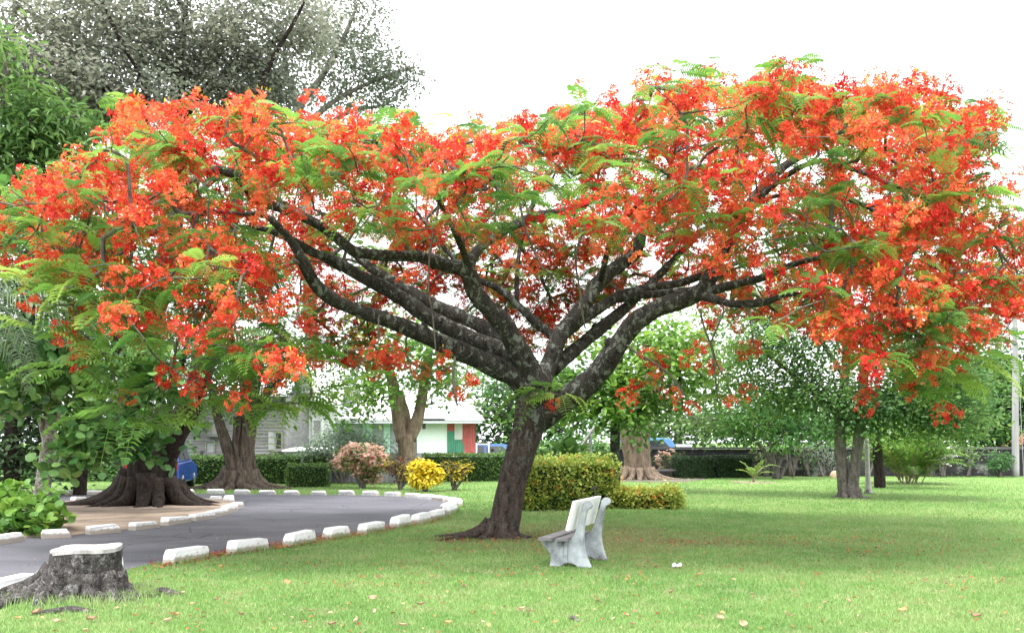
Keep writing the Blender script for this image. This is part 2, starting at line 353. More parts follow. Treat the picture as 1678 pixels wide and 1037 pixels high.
DIRT = nmat('dirt', [(.3, (.15, .115, .085)), (.5, (.25, .19, .145)), (.62, (.30, .235, .18)), (.8, (.16, .17, .07))], 1.4, 9, .95, 25, .6, .03)
ISL = [(-500, 960), (0, 883), (67, 880), (119, 877), (148, 873), (200, 868), (222, 865), (264, 860), (314, 853), (356, 846), (376, 839), (392, 833), (398, 829), (394, 824), (382, 820), (350, 817.5), (250, 817), (150, 821), (120, 822), (60, 824), (-300, 830)]
g = Geo(); V = np.array([G(*p) for p in ISL]); c0 = V[:, :2].mean(0); n = len(V); ring = []
for k, z in ((1, .008), (.96, .045), (.85, .07)): ring.append(np.c_[c0 + (V[:, :2] - c0) * k, np.full(n, z)])
V3 = np.concatenate(ring); i = np.arange(n); j = (i + 1) % n
g.add(V3, [np.concatenate([np.stack([i + n * q, j + n * q, j + n * q + n, i + n * q + n], -1) for q in (0, 1)]), (i + 2 * n)[None]])
tag(obj('dirt_island', g, DIRT), kind='structure')
# bare earth under the thick-trunked tree
a = np.linspace(0, 6.28, 40)[:-1]; o0 = GY(1055, 41.5)
sheet('earth_patch', [(o0[0] + 2.6 * math.cos(x) * (1 + .12 * math.sin(3 * x)), o0[1] + 3.0 * math.sin(x) * (1 + .1 * math.cos(5 * x)), 0) for x in a], .006,
      nmat('bare_earth', [(.3, (.07, .06, .05)), (.7, (.16, .135, .11))], 3, 7, .95, 30, .5, .02))
# ------------------------------------------------------------------ kerb stones
def kerb(a, b, label, group, h=.185, dep=.19, dirty=False, flip=False):
    A, B = G(*a), G(*b); u = B - A; L = np.linalg.norm(u); u /= L; v = np.array([-u[1], u[0], 0])
    if v[1] < 0: v = -v
    z = np.array([0, 0, 1.]); s0, s1 = (.05, .015) if not flip else (.02, .09)
    s0 = min(s0 + rng.uniform(-.01, .02), L * .25); s1 = min(s1 + rng.uniform(-.01, .03), L * .2); h = h * rng.uniform(.94, 1.06)
    pr = []
    # cross-section rings along the length: bottom footprint, bevelled shoulder, top
    def ringz(zz, e0, e1, m): return [A + u * e0 + v * m + z * zz, A + u * (L - e1) + v * m + z * zz, A + u * (L - e1) + v * (dep - m) + z * zz, A + u * e0 + v * (dep - m) + z * zz]
    V = np.array(ringz(-.03, 0, 0, 0) + ringz(h * .6, s0 * .4, s1 * .5, .004) + ringz(h - .01, s0, s1, .008) + ringz(h, s0 + .012, s1 + .01, .02))
    V += rng.normal(0, .005, V.shape); V[4:, 2] += (V[4:] - A) @ u * rng.normal(0, .022); V[4:] += v * rng.normal(0, .008)
    fs = []
    for k in (0, 4, 8):
        for q in range(4): fs.append((k + q, k + (q + 1) % 4, k + 4 + (q + 1) % 4, k + 4 + q))
    fs.append((12, 13, 14, 15)); g = Geo(); mi = np.zeros(len(fs), int)
    if dirty: mi[0] = 1
    for f_, m_ in zip(fs, mi): g.add(np.zeros((0, 3)), [], 0); 
    g.add(V, [np.array(fs)], .5, 0); g.mi[-1] = mi
    o = obj('kerb_stone', g, [KERBW, GRIME], None, False, (A + B) / 2 + v * dep / 2)
    return tag(o, label, 'kerb stone', group)
ORD = ['first', 'second', 'third', 'fourth', 'fifth', 'sixth', 'seventh', 'eighth', 'ninth', 'tenth', 'eleventh', 'twelfth', 'thirteenth', 'fourteenth']
NK = [((204, 938), (150, 950)), ((285, 925), (342, 914)), ((386, 908), (441, 899.5)), ((479, 895.5), (517, 889)), ((543, 883.6), (573, 879)), ((601, 875.4), (632, 869)), ((654, 865.5), (675, 861)), ((689, 858.7), (707, 854)), ((714, 852), (729, 848)), ((738.5, 843), (751, 838))]
kerb((-28, 988), (67, 967.6), 'largest white kerb stone, behind the stump\'s left root', 'kerb stones on the lawn side of the road')
kerb((150, 950), (204, 938), 'white kerb stone almost hidden behind the tree stump', 'kerb stones on the lawn side of the road')
for k, (a, b) in enumerate(NK[1:]):
    kerb(a, b, ('%s white kerb stone to the right of the stump, along the lawn edge' % ORD[k]) if k < 8 else 'last white kerb stone of the lawn edge, at the outer bend', 'kerb stones on the lawn side of the road')
FK = [((733, 835.5), (751, 830)), ((728, 822.5), (746, 829)), ((706, 818.2), (726, 821)), ((685, 816.8), (707, 818.5)), ((662, 815.2), (684, 816.4)), ((629, 812.6), (652, 813.4)), ((592, 811.6), (617, 812.2)), ((554, 811), (580, 811.4)), ((509, 811), (534, 811.2)), ((464, 811), (491, 811)), ((424, 810), (452, 810)), ((383, 809.2), (410, 809.2)), ((338, 808.4), (367, 808.4))]
for k, (a, b) in enumerate(FK):
    kerb(a, b, '%s white kerb stone of the far road edge, counting left from the outer bend' % ORD[k], 'kerb stones along the far side of the road', h=.135, dirty=k > 2, flip=True)
kerb((296, 809), (322, 808.6), 'white kerb stone of the far edge half hidden by fig root', 'kerb stones along the far side of the road', h=.135, flip=True)
kerb((142, 810.5), (172, 810), 'far white kerb stone left of the dark fig trunk', 'kerb stones along the far side of the road', h=.135, flip=True)
kerb((106, 811), (129, 810.5), 'leftmost far white kerb stone, beside the pale sea grape trunk', 'kerb stones along the far side of the road', h=.135, flip=True)
IK = [((-30, 897), (42, 886)), ((67, 883), (119, 881)), ((148, 876), (200, 872)), ((222, 869), (264, 864)), ((277, 861), (315, 855)), ((322, 853.5), (356, 849)), ((351, 848), (376, 842)), ((375, 840), (391, 837)), ((390, 833), (402, 831))]
for k, (a, b) in enumerate(IK):
    lab = ['leftmost white kerb stone of the dirt island, below the round-leaved bush', 'white kerb stone of the dirt island beside the bush\'s right end'] + ['%s white kerb stone of the dirt island after the bush' % ORD[j] for j in range(1, 6)] + ['small white kerb stone at the dirt island\'s tip, nearest the camera', 'rounded white kerb stone capping the tip of the dirt island']
    kerb(a, b, lab[k], 'kerb stones round the dirt island', h=.14, flip=True)
kerb((376, 825), (385, 824), 'narrow white kerb stone on the island tip\'s far side', 'kerb stones round the dirt island', h=.2)
kerb((343, 823), (365, 822.5), 'low white kerb stone behind the roots on the island\'s far side', 'kerb stones round the dirt island', h=.15)
kerb((124, 823.5), (142, 822), 'white kerb stone on the island\'s far side left of the roots', 'kerb stones round the dirt island', h=.16)
# ================================================================== ROYAL POINCIANA
PT = thing('royal_poinciana', 'wide flame-red flowering tree with feathery green fronds and leaning dark trunk on the lawn', 'tree', (*GY(822, 16.5)[:2], 0))
TR = [(821, 888, 16.5, 54), (824, 870, 16.5, 51), (829, 844, 16.5, 48), (840, 788, 16.5, 46), (848, 759, 16.5, 47), (855, 735, 16.5, 48), (863, 710, 16.5, 51), (869, 688, 16.5, 56), (874, 664, 16.5, 60), (876, 640, 16.5, 59), (872, 612, 16.45, 42)]
LM = [
 [(876, 655, 16.5, 56), (846, 618, 16.3, 46), (800, 596, 16.1, 39), (712, 557, 15.7, 33), (644, 528, 15.3, 29), (585, 508, 15, 26), (545, 490, 14.7, 25), (515, 463, 14.5, 24), (500, 435, 14.3, 22), (482, 402, 14.2, 18), (455, 370, 14, 14), (430, 352, 13.9, 10), (390, 350, 13.7, 8), (340, 345, 13.5, 6)],
 [(874, 630, 16.6, 44), (823, 577, 16.7, 36), (762, 551, 16.8, 32), (702, 519, 16.8, 30), (660, 490, 16.8, 28), (627, 470, 16.7, 26), (590, 452, 16.6, 23), (555, 432, 16.5, 20), (510, 412, 16.3, 17), (470, 390, 16, 14), (430, 375, 15.8, 10), (380, 372, 15.5, 7), (320, 380, 15, 5)],
 [(845, 580, 16.9, 32), (813, 548, 17.2, 30), (762, 522, 17.5, 27), (712, 500, 17.8, 24), (654, 468, 18, 21), (610, 440, 18.2, 18), (570, 405, 18.4, 15), (520, 365, 18.6, 11), (460, 330, 18.8, 8), (400, 300, 19, 5)],
 [(876, 635, 16.4, 56), (864, 600, 16.3, 48), (848, 572, 16.15, 42), (829, 536, 16, 37), (800, 505, 15.9, 35), (778, 478, 15.8, 33), (765, 445, 15.7, 30), (729, 434, 15.6, 25), (688, 421, 15.4, 23), (627, 419, 15.2, 21), (580, 411, 15.1, 20), (545, 384, 14.9, 19), (510, 362, 14.75, 18), (470, 345, 14.6, 18), (430, 331, 14.45, 17), (412, 318, 14.4, 17), (388, 289, 14.2, 17), (356, 278, 14, 15), (330, 286, 13.9, 12)],
 [(766, 448, 15.7, 26), (776, 420, 15.9, 21), (800, 394, 16.2, 20), (847, 367, 16.6, 19), (890, 352, 17, 18), (931, 346, 17.3, 15), (980, 322, 17.6, 11), (1030, 300, 17.8, 7)],
 [(908, 600, 17, 22), (908, 556, 17.2, 19), (884, 533, 17.3, 17), (847, 499, 17.4, 15), (816, 472, 17.5, 14), (779, 455, 17.6, 12), (740, 420, 17.8, 9), (700, 370, 18, 7), (670, 330, 18, 5)],
 [(880, 640, 16.7, 48), (900, 596, 16.85, 36), (918, 549, 17, 30), (941, 520, 17.2, 28), (965, 488, 17.4, 27), (985, 458, 17.5, 27), (1032, 421, 17.7, 26), (1047, 396, 17.8, 24), (1060, 372, 17.9, 12), (1090, 345, 18, 9), (1140, 325, 18.3, 7)],
 [(925, 545, 17.3, 24), (982, 505, 17.9, 22), (1016, 485, 18.1, 20), (1066, 472, 18.4, 18), (1120, 462, 18.6, 15), (1180, 440, 18.8, 11), (1240, 420, 19, 8), (1310, 400, 19, 5)],
 [(1012, 490, 18.1, 17), (1050, 484, 17.95, 16), (1093, 480, 17.8, 14), (1150, 470, 17.6, 11), (1200, 440, 17.4, 8)],
 [(905, 605, 17, 32), (955, 562, 17.6, 27), (1000, 525, 18, 23), (1030, 500, 18.4, 19), (1090, 440, 19, 14), (1150, 380, 19.5, 10), (1220, 330, 20, 7)],
 [(866, 706, 16.5, 48), (884, 686, 16.42, 56), (908, 667, 16.3, 52), (948, 640, 16.1, 46), (982, 608, 15.9, 42), (1012, 566, 15.7, 38), (1039, 531, 15.6, 36), (1076, 506, 15.5, 35), (1120, 490, 15.4, 34), (1150, 475, 15.3, 32), (1165, 451, 15.3, 28), (1175, 428, 15.3, 24), (1205, 370, 15.6, 17), (1248, 307, 16, 16), (1289, 270, 16.3, 15), (1350, 233, 16.7, 13), (1383, 213, 17, 11), (1434, 189, 17.3, 8), (1500, 180, 17.6, 5)],
 [(1150, 480, 15.3, 22), (1204, 466, 15.1, 17), (1248, 455, 14.9, 14), (1310, 430, 14.6, 11), (1380, 420, 14.3, 8), (1450, 440, 14, 6)],
 [(1150, 484, 15.25, 20), (1190, 496, 14.9, 16), (1215, 498, 14.7, 15), (1258, 494, 14.5, 13), (1290, 482, 14.3, 10), (1340, 490, 14, 8), (1420, 530, 13.6, 6), (1460, 600, 13.4, 4)],
 [(1170, 440, 15.3, 17), (1240, 330, 15, 13), (1329, 267, 14.8, 11), (1397, 277, 14.6, 10), (1441, 294, 14.4, 9), (1491, 314, 14.2, 8), (1559, 344, 14, 6), (1630, 380, 13.9, 4)],
 [(1225, 345, 15.8, 10), (1280, 320, 15.5, 9), (1400, 330, 15, 8), (1500, 400, 14.5, 6), (1560, 470, 14.2, 5), (1600, 530, 14, 3)],
 [(770, 440, 15.7, 16), (750, 390, 15.2, 13), (720, 330, 14.6, 10), (690, 290, 14, 7), (650, 260, 13.6, 5)],
 [(985, 458, 17.4, 14), (1000, 400, 16.6, 11), (1040, 340, 15.6, 9), (1100, 290, 14.8, 6)],
 [(846, 500, 17.4, 10), (850, 420, 18.3, 9), (870, 340, 19.2, 7), (900, 280, 20, 5)]]
tl = limb(TR, .12); lines = [limb([(a, b, Y, d * (.80 if i < 2 else .88)) for i, (a, b, Y, d) in enumerate(r)], .12) for r in LM]
base = np.array([*GY(818, 16.5)[:2], 0])
def flare(t, th): return 1 + np.exp(-t * 14) * (.10 + .14 * np.cos(3 * th + .6) + .08 * np.cos(5 * th + 2))
g = Geo(); g.tube(tl[:, :3], tl[:, 3], 40, lump=.045, lobes=flare)
def root_tube(g, b, ang, r0, ln, rad, h=.35, wig=.1, n=10, sink=.35):
    k = 14; s = np.linspace(0, 1, k); d = np.array([math.cos(ang), math.sin(ang)]); pr = np.array([-d[1], d[0]])
    w = np.cumsum(rng.normal(0, wig, k)) * s * .5; w -= w[0]
    rr = rad * (1 - .85 * s) + .012; z = h * np.exp(-s * 5.5) + rr * (1 - 2 * sink) * (1 - s * .6)
    g.tube(np.c_[b[0] + d[0] * (r0 + s * ln) + pr[0] * w, b[1] + d[1] * (r0 + s * ln) + pr[1] * w, z], rr, n, lump=.09)
for an, ln, rd in ((180, .95, .15), (196, 1.0, .1), (168, .8, .1), (235, .4, .14), (275, .3, .13), (315, .35, .14), (350, .4, .12), (90, .5, .14), (130, .6, .14), (40, .4, .12)):
    root_tube(g, base, R(an), .13, ln, rd * .75, .22)
obj('trunk', g, BARK_TRUNK, PT, True)
LTAG = {0: 'lowest left limb, long and bowed', 10: 'heavy right limb rising like an elbow'}
for k, l in enumerate(lines):
    g = Geo(); g.tube(l[:, :3], l[:, 3] * (1 + .05 * np.sin(np.arange(len(l)) * .9 + k)), 22 if l[0, 3] > .1 else 12, lump=.07)
    # knots and sawn stubs
    for q in range(3 if l[0, 3] > .12 else 1):
        i = rng.integers(len(l) // 5, max(len(l) // 5 + 1, len(l) // 2)); dv = rand_dirs(1, .1)[0]
        g.tube([l[i, :3], l[i, :3] + dv * l[i, 3] * 1.0, l[i, :3] + dv * l[i, 3] * 1.35], [l[i, 3] * .7, l[i, 3] * .5, l[i, 3] * .33], 10, lump=.15)
    o = obj('limb', g, BARK, PT, True)
    if k in LTAG: o['label'] = LTAG[k]
OUT = [(-90, 300), (0, 290), (60, 305), (110, 275), (170, 238), (215, 195), (240, 172), (265, 178), (290, 203), (350, 197), (395, 168), (420, 188), (500, 203), (560, 198), (620, 220), (680, 230), (730, 222), (800, 207), (860, 198), (900, 192), (960, 178), (1000, 172), (1050, 158), (1075, 128), (1100, 158), (1150, 128), (1180, 118), (1200, 146), (1260, 122), (1300, 140), (1400, 140), (1470, 138), (1500, 160), (1560, 166), (1610, 190), (1645, 215), (1635, 255), (1615, 270), (1600, 310), (1660, 345), (1700, 370), (1740, 400), (1740, 470), (1680, 500), (1650, 540), (1650, 575), (1600, 585), (1540, 610), (1470, 615), (1410, 600), (1380, 570), (1395, 550), (1330, 530), (1250, 535), (1185, 530), (1185, 500), (1150, 450), (1080, 485), (960, 505), (930, 560), (900, 590), (830, 555), (780, 500), (700, 490), (650, 540), (690, 580), (640, 590), (600, 600), (500, 600), (480, 620), (400, 625), (350, 600), (300, 560), (240, 570), (150, 520), (80, 500), (0, 430), (-90, 430)]
def place(px, py):
    """depths at which a bloom seen at this photo point would sit inside the umbrella crown"""
    Y = U(40, 10.8, 22.5); x = (px - CX) * Y / FPX; z = EYE + (HOR - py) * Y / FPX
    r2 = ((x - .3) / 9.8) ** 2 + ((Y - 16.4) / 5.3) ** 2
    ok = (r2 < 1) & (z < 8.4 - 1.2 * r2) & (z > 4.9 - 3.0 * r2) & (z > 1.9)
    if 500 < px < 1130 and py > 385: ok &= Y > 17.8
    if 1130 <= px < 1260 and py > 420: ok &= Y > 15.8
    return Y[ok]
TK = np.concatenate([l[(l[:, 3] > .065)] for l in lines]); TKD = TK[:, 1]; TKX = CX + TK[:, 0] * FPX / TKD; TKY = HOR - (TK[:, 2] - EYE) * FPX / TKD
tipsA = []; kind = []
while len(tipsA) < 1480:
    px, py = rng.uniform(-90, 1740), rng.uniform(110, 660)
    if not in_poly(px, py, OUT): continue
    if 600 < px < 1150 and 395 < py and rng.uniform() < .15: continue
    if px < 460 and py > 470 and rng.uniform() < .25: continue
    Ys = place(px, py)
    if len(Ys) == 0: continue
    p = P(px, py, Ys[0])
    if rng.uniform() < .8 and np.any((np.hypot(TKX - px, TKY - py) < 20) & (TKD > Ys[0])): continue      # the big limbs stay bare
    if tipsA and np.min(np.linalg.norm(np.array(tipsA) - p, axis=1)) < .24: continue
    tipsA.append(p)
    gp = .50 + (.1 if px < 520 and py > 430 else -.06 if px < 420 else 0) + (.12 if 640 < px < 1100 and py < 340 else 0) - (.14 if px > 1180 else 0) + (.3 if px > 1480 and py > 540 else 0)
    kind.append(rng.uniform() < gp)
HANG = [(740, 600, 15), (742, 630, 15), (748, 655, 15), (276, 605, 13.4), (272, 635, 13.4), (268, 650, 13.4), (320, 640, 13.4), (665, 580, 15.4), (700, 606, 15.4), (690, 600, 15.4), (1068, 590, 15.4), (1085, 610, 15.4), (1110, 630, 15.2), (1120, 635, 15.2), (1050, 640, 15.4), (1080, 648, 15.4), (1100, 672, 15.2), (1165, 560, 14.8), (1170, 580, 14.8), (1182, 610, 14.8), (1190, 625, 14.8), (1195, 640, 14.8), (1228, 570, 14.6), (1235, 568, 14.6), (1345, 565, 14.3), (1410, 650, 13.5), (1410, 655, 13.5), (1450, 630, 13.4), (1520, 640, 13.2), (1530, 645, 13.2), (1050, 585, 15.4), (540, 570, 14.4), (575, 575, 14.6), (620, 560, 14.8), (1660, 420, 14), (1650, 290, 15), (1630, 210, 16), (1165, 112, 17.2), (1080, 130, 16.8), (920, 165, 16.2), (985, 155, 16.4), (365, 580, 13.6), (420, 610, 13.6), (475, 600, 13.8), (215, 550, 13.5), (95, 500, 13), (125, 512, 13), (30, 420, 13)]
GRN = [(560, 640, 14.6), (360, 660, 13.6), (400, 650, 13.6), (440, 670, 13.8), (340, 640, 13.6), (470, 660, 13.9), (200, 665, 13.4), (240, 690, 13.4), (185, 690, 13.4), (210, 530, 13), (330, 540, 13.2), (470, 560, 13.8), (895, 640, 16.0), (920, 648, 16.0), (1560, 590, 13.3), (1590, 600, 13.3), (1610, 590, 13.3), (1540, 620, 13.3), (1570, 625, 13.4), (150, 560, 13.2), (690, 205, 15.6), (1110, 180, 15.8), (1520, 170, 16), (510, 650, 14), (60, 380, 13), (420, 540, 13.5), (330, 500, 13.3), (260, 470, 13.2), (180, 480, 13), (45, 470, 12.8), (180, 600, 13.2), (120, 610, 13.1), (60, 545, 12.9), (420, 600, 13.7), (500, 590, 14), (150, 455, 13), (380, 590, 13.5), (285, 510, 13.2), (440, 520, 13.7), (100, 440, 12.9)]
BACK = []
while len(BACK) < 120:                          # the far side of the crown, seen between and behind the limbs
    px, py, Yb = rng.uniform(600, 1130), rng.uniform(365, 535), rng.uniform(18.6, 21.6)
    if EYE + (HOR - py) * Yb / FPX > 4.9 - 3.2 * ((Yb - 16.4) / 5.3) ** 2 and abs(px - 850) / 280 + (py - 365) / 300 < 1.25: BACK.append((px, py, Yb))
TOP = []
while len(TOP) < 130:                           # the sunlit upper skin of the umbrella is thick with bloom
    px = rng.uniform(20, 1610); ys = np.arange(100, 400, 4.); col = in_poly(np.full(len(ys), px), ys, OUT)
    if not col.any(): continue
    py = ys[col][0] + rng.uniform(4, 75); Ys = place(px, py)
    if len(Ys): TOP.append((px, py, Ys[0]))
tipsA = np.array(tipsA + [P(*q) for q in TOP + BACK + HANG + GRN]); kind = np.array(kind + [False] * len(TOP) + [U(1)[0] < .2 for _ in BACK] + [False] * len(HANG) + [True] * len(GRN))
SP, par = seeds(lines); thick = np.concatenate([l[:, 3] for l in lines]); low = np.concatenate([l[:, 2] for l in lines])
SPw = SP.copy(); SPw[thick > .15, 2] -= 50; n0 = len(SP)
# thick limb nodes keep their place but are passed over when twigs look for a parent
_g = grow
ch = grow(SP, par, tipsA, step=.35, curve=.4, sag=.04, jit=.05, tipr=.0075, expo=2.2, maxr=.055) if True else None
tw = [c for c in ch]
g = Geo(); tipdir = []
for pts, rr, d in tw: g.tube(pts, rr, 6, cap=False)
endp = np.array([c[0][-1] for c in tw]); endd = np.array([c[2] for c in tw])
order = [int(np.argmin(np.linalg.norm(tipsA - e, axis=1))) for e in endp]; kindE = kind[order]
# dry bare twiglets
for k in rng.choice(len(tw), 260, replace=False):
    pts = tw[k][0]; a = pts[rng.integers(1, len(pts))]; dv = rand_dirs(1, .3, .6)[0]; L = rng.uniform(.25, .7); w = rand_dirs(1)[0] * .12
    g.tube([a, a + dv * L * .5 + w, a + dv * L + w * .4], [.008, .006, .003], 5, cap=False)
tag(obj('branches', g, BARK_TWIG, PT, True), kind='stuff')
# fronds
def frond_t(seed, npin=12, droop=.35):
    r = np.random.default_rng(seed); V, F = [], []
    def q(a): i = len(V); V.extend(a); F.append((i, i + 1, i + 2, i + 3))
    s = lambda u: np.array([u, 0, .12 * math.sin(u * 2.6) - droop * u * u])
    for k in range(4):
        a, b = s(k / 4), s(k / 4 + .25); w = .012 * (1 - k * .2); q([a + (0, w, 0), a - (0, w, 0), b - (0, w * .8, 0), b + (0, w * .8, 0)])
    for k in range(npin):
        u = .2 + .8 * (k + .5) / npin; b = s(u); L = .34 * math.sin(math.pi * (.22 + .68 * (k + .5) / npin)) * (1 + r.normal(0, .08)); w = .034
        for sg in (1, -1):
            d = np.array([.45, sg * .9, -.02 + r.normal(0, .05)]); m = b + d * L * .55 + (0, 0, .012); e = b + d * L * (1.0) + (0, 0, -.14 * L - .01)
            wx = np.array([w, 0, 0.])
            q([b - wx * .5, b + wx * .5, m + wx, m - wx]); q([m - wx, m + wx, e + wx * .35, e - wx * .35])
    return np.array(V), np.array(F)
FR = [frond_t(1, 12, .3), frond_t(2, 11, .5), frond_t(3, 13, .75), frond_t(4, 12, .15)]
g = Geo()
rosP = [endp[k] for k in range(len(endp)) if kindE[k]]
for k in np.nonzero(~kindE)[0]:
    if rng.uniform() < .6: rosP.append(endp[k] + rng.normal(0, .12, 3))
GP = np.array([P(*q) for q in GRN]); rosP = np.array(rosP); per = 6; n = len(rosP)
az = np.repeat(U(n, 0, 6.28), per) + np.tile(np.arange(per) * 6.28 / per, n) + rng.normal(0, .35, n * per)
el = rng.normal(.05, .25, n * per); D = np.c_[np.cos(az) * np.cos(el), np.sin(az) * np.cos(el), np.sin(el)]
near = np.array([np.min(np.linalg.norm(GP - q, axis=1)) < .25 for q in rosP]); sz = np.repeat(U(n, .30, .46) * np.where(near, 1.75, 1), per) * U(n * per, .75, 1.15); tn = np.clip(np.repeat(rng.normal(.45, .2, n) + .3 * near, per) + rng.normal(0, .13, n * per), 0, 1)  # near sprays get a lighter tint to offset the shade on them
kp = U(n * per) < .86; pick = rng.integers(0, 4, n * per); pos = np.repeat(rosP, per, 0)
for q in range(4):
    m = kp & (pick == q); M = frames(D[m], rng.normal(0, .25, m.sum())) * sz[m][:, None, None]; g.inst(FR[q], M, pos[m], tn[m])
FROND = leafmat('poinciana_frond', [(.05, .13, .035), (.10, .23, .045), (.18, .34, .06), (.32, .46, .10)], .5)
obj('foliage', g, FROND, PT)
# flowers: five-petalled, packed in racemes
def flower_t(seed):
    r = np.random.default_rng(seed); V, F = [], []
    for k in range(5):
        a = k * 1.2566 + r.normal(0, .15); c, s = math.cos(a), math.sin(a); w = .36 + r.normal(0, .03); up = .35 + r.normal(0, .15); tip = .25 + r.normal(0, .25)
        i = len(V); x = np.array([c, s, 0]); y = np.array([-s, c, 0]); z = np.array([0, 0, 1.])
        V += [x * .08, x * .72 + y * w + z * up, x * 1.0 + z * tip, x * .72 - y * w + z * up]; F.append((i, i + 3, i + 2, i + 1))
    return np.array(V), np.array(F)
FL = [flower_t(s) for s in range(5)]
cen = []; HP = np.array([P(*q) for q in HANG])
for k in range(len(endp)):
    if not kindE[k]:
        for q in range(1 if (len(HANG) and np.min(np.linalg.norm(HP - endp[k], axis=1)) < .05) else rng.integers(2, 4)): cen.append((endp[k] + rng.normal(0, .2, 3) * np.array([1, 1, .75]), rng.uniform(.11, .21)))
    elif rng.uniform() < .45: cen.append((endp[k] + rng.normal(0, .16, 3), rng.uniform(.08, .15)))
for pts, rr, d in tw:                                  # blooms set back along the twigs
    if len(pts) > 4 and 3.6 < pts[-3][2] < pts[-1][2] + .25 and rng.uniform() < .4: cen.append((pts[-3] + rng.normal(0, .14, 3) + (0, 0, .1), rng.uniform(.1, .18)))
CX_ = np.array([c[0] for c in cen]); sk = in_poly(CX + CX_[:, 0] * FPX / CX_[:, 1], HOR - (CX_[:, 2] - EYE) * FPX / CX_[:, 1] + 45, OUT) | ((CX_[:, 2] - EYE) / CX_[:, 1] < .27); cen = [c for c, k_ in zip(cen, sk) if k_]     # no bloom beyond the crown's top
print('racemes', len(cen), 'rosettes', n)
cp = np.array([c[0] for c in cen]); cr = np.array([c[1] for c in cen]); nf = np.maximum(6, (cr * 150).astype(int) + rng.integers(-4, 6, len(cr)))
idx = np.repeat(np.arange(len(cp)), nf); dv = rand_dirs(len(idx), .15); rad = cr[idx] * (.45 + .55 * U(len(idx)) ** .5)
pos = cp[idx] + dv * rad[:, None]; fz = dv * .8 + rand_dirs(len(idx)) * .7 + np.array([0, -.1, .25]); ct = rng.normal(.48, .24, len(cp))
tn = np.clip(ct[idx] + rng.normal(0, .17, len(idx)), 0, 1); pk = rng.integers(0, 5, len(idx)); g = Geo()
fz /= np.linalg.norm(fz, axis=1)[:, None]; fx = np.cross(fz, rand_dirs(len(idx))); fx /= np.linalg.norm(fx, axis=1)[:, None] + 1e-9; fy = np.cross(fz, fx)
M = np.stack([fx, fy, fz], -1) * (.047 * U(len(idx), .75, 1.2))[:, None, None]
for q in range(5):
    m = pk == q; g.inst(FL[q], M[m], pos[m], np.repeat(tn[m], 1))
PETAL = leafmat('petal', [(.50, .018, .018), (.63, .042, .03), (.73, .088, .045), (.78, .14, .06), (.80, .20, .08)], .38, .6, .2)
obj('blossom', g, PETAL, PT)
# white-streaked banner petals, and yellow-green buds and calyces among the red
g = Geo(); m = U(len(idx)) < .05; g.inst(OVAL, frames(fz[m]) * .05, pos[m], np.full(m.sum(), .5))
obj('banner_petals', g, leafmat('banner_petal', [(.75, .45, .4), (.85, .75, .7)], .3), PT)
g = Geo(); m = U(len(idx)) < (.40 + .4 * (ct[idx] > .6)); k = m.sum(); bp = pos[m] + rng.normal(0, .03, (k, 3)) + np.array([0, 0, .015])
g.inst(leaf_t(.16, .02, .0), frames(dv[m] + rng.normal(0, .4, (k, 3)) + (0, 0, .3)) * (.06 * U(k, .6, 1.3))[:, None, None], bp, U(k))
obj('flower_buds', g, leafmat('flower_bud', [(.20, .26, .03), (.42, .36, .03), (.62, .36, .03)], .3), PT)
# hanging bare vines / dead twigs
g = Geo()
for row in ([(718, 330), (706, 400), (703, 450), (711, 540), (713, 582)], [(848, 325), (866, 390), (890, 440), (914, 450)], [(960, 365), (944, 420), (952, 490), (958, 540)], [(1148, 505), (1152, 530), (1166, 570), (1172, 610), (1176, 660)], [(385, 370), (383, 470), (380, 560), (394, 640)], [(600, 345), (570, 330), (590, 380), (760, 372)], [(1055, 585), (1095, 612), (1125, 650)], [(745, 585), (742, 620), (750, 665)], [(290, 560), (282, 600), (272, 655)]):
    l = limb([(a, b, 14.6 if a > 500 else 13.5, 4.2 - i * .5) for i, (a, b) in enumerate(row)], .12); g.tube(l[:, :3] + .02 * wob(l[:, :3], 3)[:, None], l[:, 3], 6)
obj('hanging_vines', g, BARK_TWIG, PT, True)
# ================================================================== STUMP (left foreground)
sc = G(139, 984); sy0 = sc[1] + .3; sx0 = (141 - CX) * sy0 / FPX; sb = np.array([sx0, sy0, 0])
ST = thing('tree_stump', 'weathered dark tree stump with spreading roots on the lawn by the road', 'tree stump', (sx0, sy0, 0))
def slobes(t, th): return 1 + np.exp(-t * 5.5) * (.28 + .16 * np.cos(5 * th + .4) + .1 * np.cos(8 * th)) + .025 * np.cos(7 * th + 1) + .015 * np.cos(13 * th)
g = Geo(); zz = np.linspace(-.05, .472, 16); g.tube(np.c_[sx0 + .04 * zz, np.full(16, sy0), zz], np.linspace(.37, .335, 16), 72, lump=.035, lobes=slobes)
STB = barkmat('stump_bark', (.010, .009, .008), (.075, .068, .064), (.17, .165, .16), 9, (.54, .6), (1, 1, .8), 18, .9, .04)
obj('stump_body', g, STB, ST, True)
rim = g.V[-1][-72:]; rc = rim.mean(0); g = Geo(); th = np.arange(72) * 2 * math.pi / 72
V = np.concatenate([np.c_[rc[:2] + (rim[:, :2] - rc[:2]) * k, z + .01 * np.sin(th * 3) * k + .015 * np.cos(th) * k] for k, z in ((1.012, .462), (1.012, .503), (.95, .514), (.5, .512), (.05, .51))])
i = np.arange(72); j = (i + 1) % 72
g.add(V, [np.concatenate([np.stack([i + 72 * q, j + 72 * q, j + 72 * q + 72, i + 72 * q + 72], -1) for q in range(4)]), (i + 288)[None]])
CUT, nt, b = new_mat('cut_wood'); b.inputs['Roughness'].default_value = .9
r = ramp(nt, [(.35, (.22, .205, .20)), (.6, (.42, .405, .40))]); nt.links.new(noise(nt, 9, 8).outputs[0], r.inputs[0]); nt.links.new(r.outputs[0], b.inputs['Base Color']); bump(nt, b, noise(nt, 40, 5).outputs[0], .4, .01)
